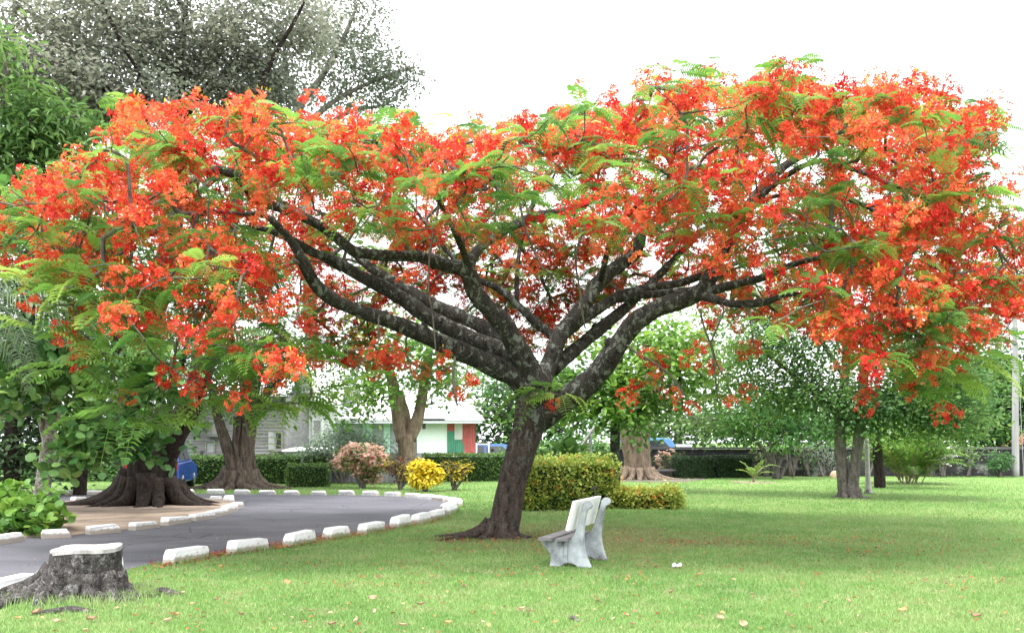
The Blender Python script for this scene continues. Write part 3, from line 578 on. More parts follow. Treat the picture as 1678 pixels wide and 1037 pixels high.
obj('cut_face', g, CUT, ST)
for an, ln, rd, h in ((186, 1.0, .12, .22), (205, .8, .09, .14), (228, .7, .11, .2), (252, .45, .13, .26), (275, .3, .1, .2), (298, .34, .1, .2), (330, .4, .09, .22), (0, .3, .1, .2), (60, .4, .12, .2), (120, .5, .12, .2), (218, 1.0, .06, .05)):
    g = Geo(); root_tube(g, sb, R(an), .3, ln, rd, h, .13, 14, .3); obj('root', g, STB, ST, True)
def ground_root(px, py, ln, ang, rad, label, n=3):
    a = G(px, py); t = thing('surface_root', label, 'tree root', (a[0], a[1], 0)); g = Geo()
    for k in range(n):
        an = ang + (k - n / 2) * .5; s = np.linspace(-1, 1, 12)
        g.tube(np.c_[a[0] + s * ln / 2 * math.cos(an), a[1] + s * ln / 2 * math.sin(an) + .03 * np.sin(s * 4 + k), .0 + rad * .75 * np.cos(s * 1.5) - .012], rad * (1.05 - .6 * np.abs(s)), 9, lump=.25)
    obj('root_wood', g, STB, t, True)
ground_root(266, 973, .42, .1, .045, 'knobby exposed root in the grass right of the stump')
ground_root(224, 985, .3, 2.6, .022, 'thin dark root in the grass between the stump and the knobby root', 2)
ground_root(105, 1003, .6, .55, .035, 'low root hump in the grass in front of the stump', 2)
# ================================================================== BENCH
bA = np.array([.685, 12.62, 0]); ax_l = np.array([.33, .944, 0]); ax_f = np.array([-.944, .33, 0]); UPV = np.array([0, 0, 1.])
BT = thing('park_bench', 'white concrete bench with grey seat planks, seen from its end on the lawn', 'bench', bA)
BC = nmat('bench_concrete', [(.3, (.10, .105, .11)), (.46, (.25, .27, .285)), (.6, (.36, .39, .41)), (.9, (.46, .49, .51))], 5, 8, .85, 60, .25, .004)
PLK = nmat('seat_plank', [(.3, (.10, .095, .10)), (.7, (.20, .19, .20))], 5, 7, .8, 50, .4, .004, (1, 1, 6))
prof = [(225, 846), (236, 790), (240, 745), (228, 712), (205, 680), (165, 645), (146, 618), (146, 600), (168, 588), (300, 578), (440, 570), (470, 540), (490, 500), (512, 435), (530, 370), (548, 300), (562, 235), (570, 210), (588, 193), (612, 187), (640, 195), (657, 215), (660, 238), (650, 258), (630, 270), (615, 276), (603, 310), (590, 380), (580, 450), (576, 520), (576, 600), (582, 650), (594, 695), (612, 750), (634, 805), (652, 846), (520, 846), (500, 826), (468, 812), (430, 806), (392, 812), (362, 826), (342, 846)]
pf = np.array([(-(x - 400) * .00128, (846 - y) * .00128) for x, y in prof])
def end_frame(off, tilt=0.):
    g = Geo(); o = bA + ax_l * off
    up2 = UPV * math.cos(tilt) - ax_f * math.sin(tilt)
    g.prism(pf, o, ax_f, up2, ax_l * .085)
    # raised rib down the middle and a shallow brace behind it
    g.box(o + ax_f * .0 + ax_l * -.012 + UPV * .2, (.045, .03, .3), math.atan2(ax_f[1], ax_f[0]))
    ob = obj('end_frame', g, BC, BT); m = ob.modifiers.new('soft_edges', 'BEVEL'); m.width = .012; m.segments = 2; m.limit_method = 'ANGLE'; m.angle_limit = R(50); return ob
end_frame(0); end_frame(.84, R(2.5))
g = Geo(); rzb = math.atan2(ax_l[1], ax_l[0])
g.box(bA + ax_l * .44 + ax_f * .235 + UPV * .362, (1.2, .17, .036), rzb); ob = obj('seat_plank', g, PLK, BT)
g = Geo(); g.box(bA + ax_l * .47 + ax_f * .035 + UPV * .352, (1.12, .17, .034), rzb, rx=R(-3)); obj('seat_plank', g, PLK, BT)
g = Geo(); g.box(bA + ax_l * .44 + ax_f * .07 + UPV * .322, (1.0, .06, .04), rzb); obj('seat_bearer', g, PLK, BT)
# back slab leans with the posts, in front of them
lean = np.array([(520 - 440), 0, (485 - 180)]) * .00128; up_b = (-ax_f * lean[0] + UPV * lean[2]); up_b /= np.linalg.norm(up_b); nb = np.cross(ax_l, up_b)
o = bA + ax_l * -.17 + (-(462 - 400) * .00128) * ax_f + UPV * ((846 - 478) * .00128); g = Geo()
g.prism([(0, 0), (0, .385), (.045, .385), (.045, 0)], o, ax_f * .97 + UPV * .24, up_b, ax_l * 1.3)
ob = obj('backrest', g, WHITE, BT); m = ob.modifiers.new('soft_edges', 'BEVEL'); m.width = .008; m.segments = 2
# small litter and the stake behind the bench
c = G(1108, 930); t = thing('broken_cup', 'white plastic cup broken in two on the grass right of the bench', 'litter', c); g = Geo()
for dx, an in ((-.03, 1.2), (.03, .3)):
    d = np.array([math.cos(an), math.sin(an), .25]); q = c + (dx, 0, .03)
    g.tube([q - d * .03, q + d * .012, q + d * .032], [.019, .024, .026], 14, cap=False); g.tube([q - d * .03, q - d * .028], [.019, .018], 14)
obj('cup_shell', g, WHITE, t, True)
c = G(942, 1018); g = Geo(); s = np.linspace(0, 1, 8); g.tube(np.c_[c[0] - .05 + s * .1, c[1] + .02 * np.sin(s * 5), .022 + .012 * np.sin(s * 6)], [.004, .02, .026, .02, .016, .018, .012, .004], 8, lump=.2)
tag(obj('seed_pod', g, BARK_GREY, None, True, c), 'curled grey-brown husk lying on the grass in the foreground', 'husk')
c = GY(975, 21.2); g = Geo(); g.tube([c, c + (0.01, 0, .3), c + (0, 0, .62)], [.016, .014, .014], 8); g.box(c + (-.02, 0, .6), (.09, .05, .06), .2)
tag(obj('stake', g, flat('rusty_stake', (.09, .07, .065)), None, False, c), 'thin dark stake standing against the flowering hedge behind the bench', 'stake')
# ------------------------------------------------------------------ grass blades, fallen petals, dry leaves
ROADP = [G(*p)[:2] for p in NEAR + FAR]
def scatter(n, y0, y1, pw=1.6):
    u = U(n); e = 1 - pw; Y = (y0 ** e + u * (y1 ** e - y0 ** e)) ** (1 / e); x = U(n, -.545, .545) * Y
    ok = ~in_poly(x, Y, ROADP); return x[ok], Y[ok]
x, Y = scatter(390000, 7.4, 46)
ok = (np.hypot(x - sx0, Y - sy0) > .4) & (U(len(x)) < np.clip((46 - Y) / 20, 0, 1)); x, Y = x[ok], Y[ok]; n = len(x)
tuft = wob(np.c_[x, Y, 0 * x], 2.2) * .5 + wob(np.c_[x, Y, 0 * x], .6) * .5
h = (.02 + .018 * U(n)) * (1 + .4 * tuft) * (1 + .03 * (Y - 8)); w = .0035 * (1 + .08 * (Y - 8)) * U(n, .8, 1.4); an = U(n, 0, 6.28); ln = h * U(n, .2, 1.0); la = U(n, 0, 6.28)
V = np.empty((n, 3, 3)); V[:, 0] = np.c_[x - np.cos(an) * w, Y - np.sin(an) * w, 0 * x - .003]; V[:, 1] = np.c_[x + np.cos(an) * w, Y + np.sin(an) * w, 0 * x - .003]; V[:, 2] = np.c_[x + np.cos(la) * ln, Y + np.sin(la) * ln, h]
g = Geo(); g.add(V.reshape(-1, 3), [np.arange(3 * n).reshape(n, 3)], np.clip(.45 + rng.normal(0, .15, n), 0, 1)); tag(obj('grass', g, GRASS), kind='stuff')
# long tufts round the stump and kerbs
g = Geo(); n = 2600; a = U(n, 3.0, 7.4); r0 = .45 + np.abs(rng.normal(0, .25, n)); bx = sx0 + r0 * np.cos(a); by = sy0 + r0 * np.sin(a)
kx = []; 
for q in range(len(NK) - 1):
    A, B = G(*NK[q + 1][0]), G(*NK[q + 1][1]); tt = U(150); kx.append((A + (B - A) * tt[:, None])[:, :2] + rng.normal(0, .04, (150, 2)) - np.array([0, .06]))
kx = np.concatenate(kx); bx = np.r_[bx, kx[:, 0]]; by = np.r_[by, kx[:, 1]]; n = len(bx)
h = U(n, .05, .13); la = U(n, 0, 6.28); ln = h * U(n, .2, .7); w = .004; an = U(n, 0, 6.28)
V = np.empty((n, 3, 3)); V[:, 0] = np.c_[bx - np.cos(an) * w, by - np.sin(an) * w, 0 * bx]; V[:, 1] = np.c_[bx + np.cos(an) * w, by + np.sin(an) * w, 0 * bx]; V[:, 2] = np.c_[bx + np.cos(la) * ln, by + np.sin(la) * ln, h]
g.add(V.reshape(-1, 3), [np.arange(3 * n).reshape(n, 3)], U(n, .3, .9)); tag(obj('long_grass', g, GRASS), kind='stuff')
# fallen petals: thick along the kerbs, loose drifts under the crown
pts = []
x, Y = scatter(60000, 9.5, 22, 1.2); dn = np.exp(-(((x - .3) / 7.5) ** 2 + ((Y - 14.9) / 2.3) ** 2) * 1.3) * np.clip(.25 + .9 * wob(np.c_[x, Y, 0 * x], .9) + .4 * wob(np.c_[x, Y, 0 * x], 3), 0, 1.2)
m = U(len(x)) < dn * .75; pts.append(np.c_[x[m], Y[m]])
x, Y = scatter(3000, 8, 30, 1.3); pts.append(np.c_[x, Y][:500])
for q in range(1, 9):
    A, B = G(*NK[q][0])[:2], G(*NK[q][1])[:2]; d = B - A; nn = 200 if q < 6 else 90
    tt = U(nn, -.45, 1.25); pts.append(A + d * tt[:, None] + rng.normal(0, 1, (nn, 2)) * np.array([.1, .13]) + np.array([-.03, .02]))
    tt = U(nn, -.5, 1.2); pts.append(A + d * tt[:, None] + np.array([-.1, .42]) + rng.normal(0, 1, (nn, 2)) * np.array([.1, .12]))
pts = np.concatenate(pts); n = len(pts); print('petals', n)
D = rand_dirs(n, 0, .15); g = Geo(); g.inst(leaf_t(.42, .15, .0), frames(D, rng.normal(0, .3, n)) * (.034 * U(n, .6, 1.3))[:, None, None], np.c_[pts, U(n, .012, .04)], U(n))
tag(obj('fallen_petals', g, leafmat('fallen_petal', [(.13, .035, .022), (.26, .05, .028), (.44, .08, .035), (.55, .17, .06)], .25)), kind='stuff')
DRY = leafmat('dry_leaf', [(.20, .12, .07), (.32, .21, .13), (.42, .31, .21), (.44, .22, .09)], .25)
x, Y = scatter(420, 7.6, 30, 1.8); n = len(x); g = Geo(); g.inst(leaf_t(.3, .14, .12), frames(rand_dirs(n, 0, .12), rng.normal(0, .4, n)) * (.05 * U(n, .5, 1.3))[:, None, None], np.c_[x, Y, U(n, .02, .045)], U(n))
rp = []
while len(rp) < 260:
    q = G(rng.uniform(-60, 745), rng.uniform(812, 985))
    if in_poly(np.array([q[0]]), np.array([q[1]]), ROADP)[0]: rp.append((q[0], q[1], .012))
rp = np.array(rp); n = len(rp); g.inst(leaf_t(.3, .14, .12), frames(rand_dirs(n, 0, .12), rng.normal(0, .4, n)) * (.03 * U(n, .4, 1.3))[:, None, None], rp, U(n, 0, .7))
tag(obj('leaf_litter', g, DRY), kind='stuff')
LV = []
for k in range(4):
    g = Geo(); q = np.array([0, 0, .0]); s = np.linspace(-1, 1, 7); w = (1 - s ** 2) ** .6 * .3 + .01; cu = .12 * s ** 2 + .03 * np.sin(s * 5 + k)
    V = np.concatenate([np.c_[s * .5, w * e, cu + abs(e) * .16 * (1 if k % 2 else 1.5)] for e in (-1, 0, 1)]); f = [(i + 7 * r_, i + 1 + 7 * r_, i + 8 + 7 * r_, i + 7 + 7 * r_) for i in range(6) for r_ in (0, 1)]
    g.add(V * .085, [np.array(f)], [.15, .45, .7, .95][k]); LV.append(g)
protos = []
lp = [(690, 995), (868, 1006), (855, 1004), (285, 1012), (150, 1020), (92, 1023), (275, 1022), (222, 1013), (545, 1028), (660, 1030), (585, 1022), (735, 1025), (980, 990), (1035, 1028), (610, 985), (840, 945), (1100, 975), (1180, 1018), (1390, 990), (1480, 1005), (1550, 960), (1640, 957), (1235, 982), (1145, 945), (355, 987), (300, 975), (430, 970), (470, 958), (395, 1012), (510, 1005), (1290, 1012), (1340, 945), (1600, 1015), (760, 965), (620, 950), (30, 1018), (62, 1008), (1010, 952), (1220, 1030), (910, 963)]
for k, (px, py) in enumerate(lp):
    c = G(px, py)
    if k < 4: o = obj('dry_leaf', LV[k], DRY); protos.append(o)
    else: o = protos[k % 4].copy(); COL.objects.link(o)
    o.location = (c[0], c[1], .03); o.rotation_euler = (rng.normal(0, .25), rng.normal(0, .25), rng.uniform(0, 6.28)); o.scale = (rng.uniform(.7, 1.25),) * 3
    tag(o, 'curled dry leaf lying on the lawn in the foreground', 'leaf', 'dry leaves on the lawn')
# ================================================================== LEFT SIDE: figs, sea grape, palms
def fig_lobes(t, th): return 1 + (.55 * np.exp(-t * 9) + .19) * np.cos(6 * th + .5 + t * 2) * .6 + .28 * np.exp(-t * 10) + .09 * np.cos(11 * th + 4 * t) + .05 * np.cos(17 * th - 3 * t)
def big_roots(b, specs):
    def f(g):
        for an, ln, rd, h in specs: root_tube(g, b, R(an), .55 if ln > .3 else .2, ln, rd, h, .12, 12, .3)
    return f
FIGC = leafmat('glare_pale_fig_leaf', [(.11, .13, .095), (.17, .19, .145), (.235, .25, .19), (.30, .30, .235)], .48, .45)  # leaf colours paled: glare over the crown is put into them
fb = GY(250, 24.2)
def lim(*r): return list(r)
tree('fig_tree', 'huge dark buttressed fig with glare-greyed green crown standing on the dirt island', 'tree',
     [[(250, 842, 24.2, 90), (250, 812, 24.2, 78), (251, 775, 24.2, 70), (253, 740, 24.2, 68), (254, 712, 24.2, 58)],
      [(264, 748, 24.2, 50), (286, 708, 24.1, 44), (310, 665, 24, 40), (332, 608, 24, 35), (348, 540, 24.1, 31), (360, 470, 24.3, 27), (374, 390, 24.6, 23), (395, 290, 25, 20), (418, 190, 25.5, 14), (440, 110, 26, 9), (480, 40, 26, 6), (520, -40, 26, 3)],
      [(240, 745, 24.4, 56), (226, 700, 24.6, 48), (222, 640, 24.8, 42), (240, 560, 25, 38), (268, 450, 25.3, 34), (288, 330, 25.6, 31), (292, 220, 25.8, 24), (288, 140, 26, 16), (300, 60, 26, 10), (310, -60, 26, 6)],
      [(228, 660, 24.6, 40), (200, 560, 24.4, 34), (190, 430, 24.2, 28), (215, 300, 24, 24), (238, 190, 24, 16), (235, 130, 24, 11), (200, 70, 23.8, 8), (165, 0, 23.6, 5)],
      [(290, 200, 25.8, 20), (335, 150, 26.3, 15), (400, 105, 27, 12), (460, 60, 27.6, 8)],
      [(235, 180, 24, 14), (160, 140, 23, 11), (90, 110, 22.4, 8), (20, 90, 22, 6)],
      [(290, 300, 25.6, 16), (230, 200, 26.5, 13), (120, 80, 27.5, 10), (50, 20, 28, 7)]],
     [(40, 60, 23, 90, 50, 2, 20), (150, 50, 24, 90, 60, 2, 24), (270, 50, 26, 90, 60, 2.2, 26), (380, 60, 26.5, 80, 60, 2, 24), (90, 145, 23, 90, 40, 1.8, 22), (210, 150, 24, 80, 35, 1.6, 18), (330, 140, 26, 80, 36, 1.6, 20), (430, 130, 27, 60, 40, 1.6, 18), (0, 120, 23, 80, 50, 1.6, 14), (480, 40, 27, 60, 45, 1.6, 13), (130, 190, 25, 90, 26, 1.6, 14), (400, 170, 26.5, 70, 26, 1.5, 12), (250, -60, 26, 200, 50, 2.2, 14), (60, -50, 24, 140, 50, 2.2, 12), (440, -50, 27, 120, 40, 2, 10)],
     FIGC, BARK_FIG, OVAL, .115, 130, .36, 1.35, (fb[0], fb[1], 0), tipr=.015, maxr=.1, sides=40, lobes=fig_lobes, lump=.05, zmin=4.5, twigmat=barkmat('pale_twig', (.10, .095, .09), (.24, .23, .22), (.28, .27, .26), 6, (.55, .7)), step=.7,
     rootgeo=big_roots(fb, [(180, 1.9, .24, .75), (200, 1.7, .22, .6), (222, 1.2, .2, .6), (250, .9, .2, .6), (275, .9, .22, .7), (300, 1.1, .18, .6), (330, 1.3, .2, .6), (350, 1.5, .2, .5), (15, 1.2, .2, .5), (90, 1.2, .25, .6), (150, 1.5, .25, .6)]))
tree('pale_tree', 'tall thin-leaved pale tree behind the left end of the red crown, against the sky', 'tree',
     [[(520, 767, 58.0, 26), (512, 600, 58.0, 24), (505, 420, 58.0, 20), (498, 260, 58.0, 18), (490, 180, 58.0, 15), (525, 130, 58.0, 11), (560, 70, 58.0, 8), (585, 10, 58.0, 5)], [(495, 210, 58.0, 12), (550, 165, 57.6, 8), (620, 130, 57.4, 6), (680, 110, 57.2, 4)], [(492, 190, 58.0, 11), (470, 120, 58.0, 8), (465, 50, 58.0, 5)], [(500, 230, 58.0, 9), (570, 185, 58.5, 7), (620, 175, 58.5, 4)]],
     [(520, 60, 58.0, 50, 40, 3.2, 15), (590, 50, 58.0, 45, 45, 3.2, 17), (620, 110, 57.5, 55, 35, 2.8800000000000003, 13), (560, 110, 58.0, 50, 35, 3.2, 11), (660, 125, 57.3, 38, 28, 2.4000000000000004, 9), (590, 170, 58.3, 45, 22, 2.4000000000000004, 8), (530, 160, 58.0, 40, 28, 2.4000000000000004, 8), (640, 165, 58.0, 32, 18, 1.92, 6), (500, 10, 58.0, 60, 30, 3.2, 9)],
     leafmat('pale_leaf', [(.09, .11, .08), (.15, .17, .125), (.22, .23, .175)], .3), BARK_GREY, OVAL, .2, 34, .5, 2.6, tipr=.009, zmin=6)
MANGO = leafmat('mango_leaf', [(.05, .12, .03), (.10, .20, .05), (.17, .29, .075), (.26, .38, .12)], .4)
tree('mango_tree', 'bright green drooping-leaved tree at the left edge beneath the fig crown', 'tree',
     [[(-70, 890, 21, 40), (-60, 700, 21, 36), (-40, 520, 21, 30), (-10, 400, 21, 22), (30, 300, 20.8, 14), (60, 240, 20.6, 8)], [(-50, 480, 21, 20), (-40, 300, 20.5, 13), (0, 200, 20.2, 8), (10, 90, 20, 5)]],
     [(45, 215, 20.6, 62, 34, 1, 22), (95, 225, 20.8, 55, 30, .9, 18), (30, 165, 20.5, 50, 26, .9, 14), (100, 190, 20.8, 40, 20, .7, 10), (10, 260, 20.4, 60, 34, 1, 16), (-10, 75, 20, 34, 14, .6, 6), (60, 280, 20.8, 60, 26, 1, 12), (20, 350, 21, 60, 50, 1, 14), (120, 330, 21.5, 50, 40, 1, 8)],
     MANGO, BARK_GREY, LONG, .24, 30, .26, 1.25, zb=-.35, zs=.35, tipr=.01)
SEAG = leafmat('sea_grape_leaf', [(.03, .09, .028), (.06, .165, .04), (.10, .235, .06), (.16, .31, .08), (.24, .38, .10)], .3, .38, .4)
tree('sea_grape', 'round-leaved tree with mottled pale trunk between the bush and the fig', 'tree',
     [[(66, 836, 22.6, 30), (70, 800, 22.6, 25), (76, 760, 22.6, 24), (82, 710, 22.5, 21), (88, 660, 22.3, 17), (100, 600, 22.1, 13), (120, 550, 22, 8)], [(84, 700, 22.5, 14), (120, 660, 22.2, 11), (170, 640, 22, 9), (230, 610, 21.8, 7), (270, 600, 21.8, 5)], [(85, 780, 22.6, 9), (105, 730, 22.4, 8), (150, 690, 22, 7), (200, 700, 21.6, 5)], [(78, 740, 22.6, 10), (60, 660, 22.2, 9), (45, 600, 22, 7)]],
     [(50, 575, 21.8, 52, 38, .7, 20), (120, 570, 21.8, 55, 36, .7, 20), (70, 630, 21.8, 60, 36, .7, 20), (140, 625, 21.6, 48, 34, .6, 12), (190, 700, 21.4, 50, 34, .6, 18), (140, 690, 21.6, 46, 36, .6, 14), (235, 600, 21.6, 42, 30, .6, 12), (270, 635, 21.6, 42, 26, .6, 12), (225, 720, 21.2, 30, 34, .5, 10), (120, 740, 21.6, 40, 40, .5, 12), (150, 745, 21.4, 30, 28, .4, 7), (30, 650, 21.8, 30, 40, .6, 9), (255, 690, 21.6, 30, 40, .5, 6)],
     SEAG, barkmat('mottled_bark', (.09, .075, .065), (.24, .21, .19), (.36, .34, .32), 6, (.48, .56)), ROUND, .20, 11, .22, 1.25, zb=-.1, zs=.8, tipr=.009, curve=.3, roll=.7)
g = None
BUSHL = leafmat('bush_leaf', [(.06, .16, .03), (.11, .25, .045), (.18, .34, .06), (.27, .43, .08)], .35, .38, .4)
tree('sea_grape_bush', 'low bush of big bright green round leaves at the left road edge', 'bush',
     [[(30, 884, 17, 10), (32, 850, 17, 8), (30, 830, 17, 5)], [(45, 882, 17.2, 9), (60, 850, 17.2, 7), (75, 835, 17.2, 5)], [(-10, 884, 17.2, 9), (-20, 850, 17.2, 6)]],
     [(20, 825, 17.2, 48, 26, .6, 16), (60, 845, 17, 40, 28, .5, 15), (10, 855, 16.9, 60, 24, .5, 14), (75, 830, 17.3, 26, 22, .4, 8), (-40, 840, 17.2, 60, 36, .6, 12), (30, 870, 16.7, 50, 12, .3, 9)],
     BUSHL, BARK_GREY, ROUND, .145, 11, .13, 1.25, zb=.1, zs=.7, tipr=.005, roll=.6, stems=True)
DARKL = leafmat('shaded_thicket_leaf', [(.02, .045, .018), (.04, .08, .03), (.075, .13, .05)], .3)  # dark green deepened: shade beneath the palm fronds is in the leaf colour
tree('thicket_tree', 'dense evergreen with painted-in shade behind the palm and sea grape at the left', 'tree',
     [[(20, 815, 28.5, 26), (20, 700, 28.5, 22), (30, 560, 28.5, 18), (60, 450, 28.5, 12)], [(130, 815, 29.5, 22), (140, 680, 29.5, 18), (150, 520, 29.5, 12)]],
     [(20, 420, 28.5, 90, 70, 1.6, 24), (20, 560, 29, 80, 80, 1.6, 24), (10, 700, 29, 80, 80, 1.6, 26), (110, 500, 29.5, 90, 80, 1.6, 24), (120, 640, 30, 90, 80, 1.6, 20), (-20, 330, 28, 100, 50, 1.5, 14), (150, 380, 29.5, 90, 60, 1.5, 20), (90, 720, 30, 60, 50, 1.5, 12), (-40, 770, 28, 100, 60, 1.5, 16)],
     DARKL, BARK_FIG, OVAL, .17, 60, .5, 1.25, tipr=.01)
tree('understory_tree', 'mid-green small-leaved tree behind the fig trunk under the red boughs', 'tree',
     [[(258, 806, 32, 16), (270, 700, 32, 13), (310, 560, 32, 10), (360, 460, 32, 6)]],
     [(330, 460, 32, 90, 60, 1.8, 24), (250, 420, 31, 80, 60, 1.6, 16), (420, 470, 32, 80, 60, 1.8, 22), (300, 560, 32, 70, 55, 1.6, 18), (400, 570, 32, 70, 40, 1.6, 14), (480, 540, 33, 60, 40, 1.6, 11), (440, 400, 33, 80, 50, 1.6, 16), (350, 370, 33, 100, 45, 1.8, 18), (230, 330, 31, 80, 50, 1.6, 12), (420, 330, 33, 90, 40, 1.6, 12), (200, 500, 31, 60, 60, 1.4, 12)],
     leafmat('understory_leaf', [(.04, .085, .035), (.08, .145, .055), (.14, .21, .08), (.21, .28, .11)], .3), BARK_FIG, OVAL, .13, 55, .5, 1.1, tipr=.009)
# palms
def palm_frond(g, b, az, el, L, arch, nl=26, ll=.5, droop=.5, tint=.5, w=.022, rg=None, v=.6):
    s = np.linspace(0, 1, 12); e = el - arch * s; dx = np.cumsum(np.cos(e)) * L / 12; dz = np.cumsum(np.sin(e)) * L / 12
    h = np.array([math.cos(az), math.sin(az), 0]); pr = np.array([-h[1], h[0], 0]); pts = b + np.outer(dx - dx[0], h) + np.outer(dz - dz[0], [0, 0, 1.])
    (rg or g).tube(pts, .016 * (1.1 - s) * L / 2 + .003, 5, tint)
    u = np.repeat(np.linspace(.14, .99, nl), 2); sg = np.tile([1., -1.], nl); bp = np.stack([np.interp(u, s, pts[:, k]) for k in range(3)], 1)
    T = np.stack([np.interp(u, s, np.gradient(pts[:, k])) for k in range(3)], 1); T /= np.linalg.norm(T, axis=1)[:, None]
    l = ll * np.sin(np.pi * (.18 + .74 * u)) * U(len(u), .85, 1.1); d = T * .55 + pr * sg[:, None] * .8 + np.array([0, 0, v * .3]) + rng.normal(0, .07, (len(u), 3)); d /= np.linalg.norm(d, axis=1)[:, None]
    m = bp + d * (l * .5)[:, None]; e2 = bp + d * (l * .85)[:, None] - np.outer(l * droop, [0, 0, 1.]); wv = T * w
    V = np.stack([bp - wv * .5, bp + wv * .5, m + wv, m - wv, e2 + wv * .15, e2 - wv * .15], 1); n = len(u); f = np.arange(n)[:, None] * 6
    g.add(V.reshape(-1, 3), [np.concatenate([f + np.array([0, 1, 2, 3]), f + np.array([3, 2, 4, 5])])], np.clip(tint + rng.normal(0, .12, 2 * n), 0, 1))
PALM = leafmat('palm_leaf', [(.03, .065, .03), (.07, .12, .055), (.13, .19, .085), (.24, .28, .13)], .3, .4, .4)
def palm(name, label, px, Y, zc, fr, ll, lmat, trunk_r=.14, dead=0):
    b = GY(px, Y); t = thing(name, label, 'palm', b); g = Geo(); z = np.linspace(0, zc, 24)
    g.tube(np.c_[b[0] + .04 * np.sin(z), np.full(24, Y), z], trunk_r * (1 + .06 * np.sin(np.arange(24) * 2.6)), 14, lump=.05); obj('trunk', g, BARK_GREY, t, True)
    g = Geo()
    for az, el, L, ar in fr: palm_frond(g, b + (0, 0, zc), R(az), R(el), L, ar, 40, ll, .6, rng.uniform(.25, .6), .02)
    obj('crown', g, lmat, t)
    if dead:
        g = Geo()
        for k in range(dead): palm_frond(g, b + (0, 0, zc - .2), rng.uniform(3.3, 6), R(-35), rng.uniform(1.6, 2.2), 1.2, 30, .4, .7, rng.uniform(.2, .9), .018)
        obj('dead_fronds', g, leafmat('dead_frond', [(.12, .09, .06), (.28, .22, .16), (.4, .34, .27)], .2), t)
palm('palm', 'feathery palm with hanging fronds behind the round-leaved tree', 222, 26, 3.9, [(200, 55, 3.4, 1.6), (235, 40, 3.2, 1.8), (265, 50, 3, 1.9), (300, 45, 3.2, 1.9), (330, 50, 3.4, 1.8), (355, 60, 3.4, 1.6), (20, 40, 3, 1.7), (60, 60, 3, 1.5), (110, 50, 3, 1.5), (150, 60, 3.2, 1.5), (180, 70, 3.2, 1.4), (250, 75, 2.8, 1.7), (310, 20, 2.9, 1.9), (280, 10, 2.6, 1.7), (225, 5, 2.8, 1.7), (345, 10, 2.7, 1.7)], .62, PALM, .15, 9)
palm('palm', 'second feathery palm, its long fronds drooping at the left picture edge', -75, 19.6, 4.1, [(330, 30, 3.4, 1.7), (350, 40, 3.4, 1.8), (10, 45, 3.4, 1.7), (300, 30, 3.2, 1.8), (270, 30, 3.2, 1.8), (40, 60, 3, 1.5), (315, 60, 3.4, 1.9), (340, 10, 3, 1.6)], .6, PALM, .15)
# second fig by the hedge, wrapped in its own strands
f2 = GY(395, 33.5)
def strands(g):
    for k in range(16):
        a = rng.uniform(3.0, 6.4); s = np.linspace(0, 1, 12); r0 = .30 + .26 * np.exp(-s * 6) ; a2 = a + s * rng.normal(0, .7) + .12 * np.sin(s * 9 + k)
        g.tube(np.c_[f2[0] + .1 + r0 * np.cos(a2), f2[1] + r0 * np.sin(a2), .1 + s * 2.3], .06 + .05 * U(1)[0] - .03 * s, 8, lump=.2)
    for an, ln, rd, h in ((185, 1.3, .2, .6), (200, 1.1, .17, .5), (225, .8, .2, .5), (255, .6, .2, .5), (290, .7, .2, .5), (330, 1.1, .2, .5), (352, 1.4, .19, .5), (10, 1.2, .16, .4), (315, .8, .15, .4)): root_tube(g, f2, R(an), .42, ln, rd, h, .16, 10, .3)
tree('strangler_fig', 'root-wrapped fig tree with spreading roots in front of the clipped hedge', 'tree',
     [[(396, 806, 33.5, 38), (398, 775, 33.5, 34), (400, 740, 33.5, 31), (404, 700, 33.5, 30), (408, 660, 33.5, 28), (415, 600, 33.5, 26)], [(388, 780, 33.4, 26), (376, 745, 33.3, 20), (366, 712, 33.2, 18), (356, 680, 33, 15), (345, 630, 33, 11)], [(412, 690, 33.4, 20), (440, 640, 33.2, 14), (480, 600, 33, 9)]],
     [(420, 600, 33.5, 60, 40, 1.6, 18), (360, 630, 33, 50, 36, 1.4, 15), (470, 590, 33, 60, 36, 1.5, 14), (520, 610, 33, 50, 30, 1.4, 9), (400, 655, 33, 40, 24, 1.2, 9), (330, 600, 33, 50, 40, 1.5, 12), (540, 640, 32.5, 40, 22, 1, 6), (450, 650, 33, 40, 20, 1, 5)],
     leafmat('strangler_leaf', [(.05, .11, .035), (.10, .19, .05), (.17, .27, .08)], .3), barkmat('strangler_bark', (.035, .027, .022), (.15, .115, .092), (.22, .18, .15), 6, (.56, .66), stretch=(1, 1, .2)), OVAL, .13, 46, .4, 1.1, sides=36, lobes=lambda t, th: 1 + .13 * np.cos(6 * th + .5 + 4 * t) + .09 * np.cos(11 * th - 3 * t) + .35 * np.exp(-t * 12), rootgeo=strands, zmin=1.7)
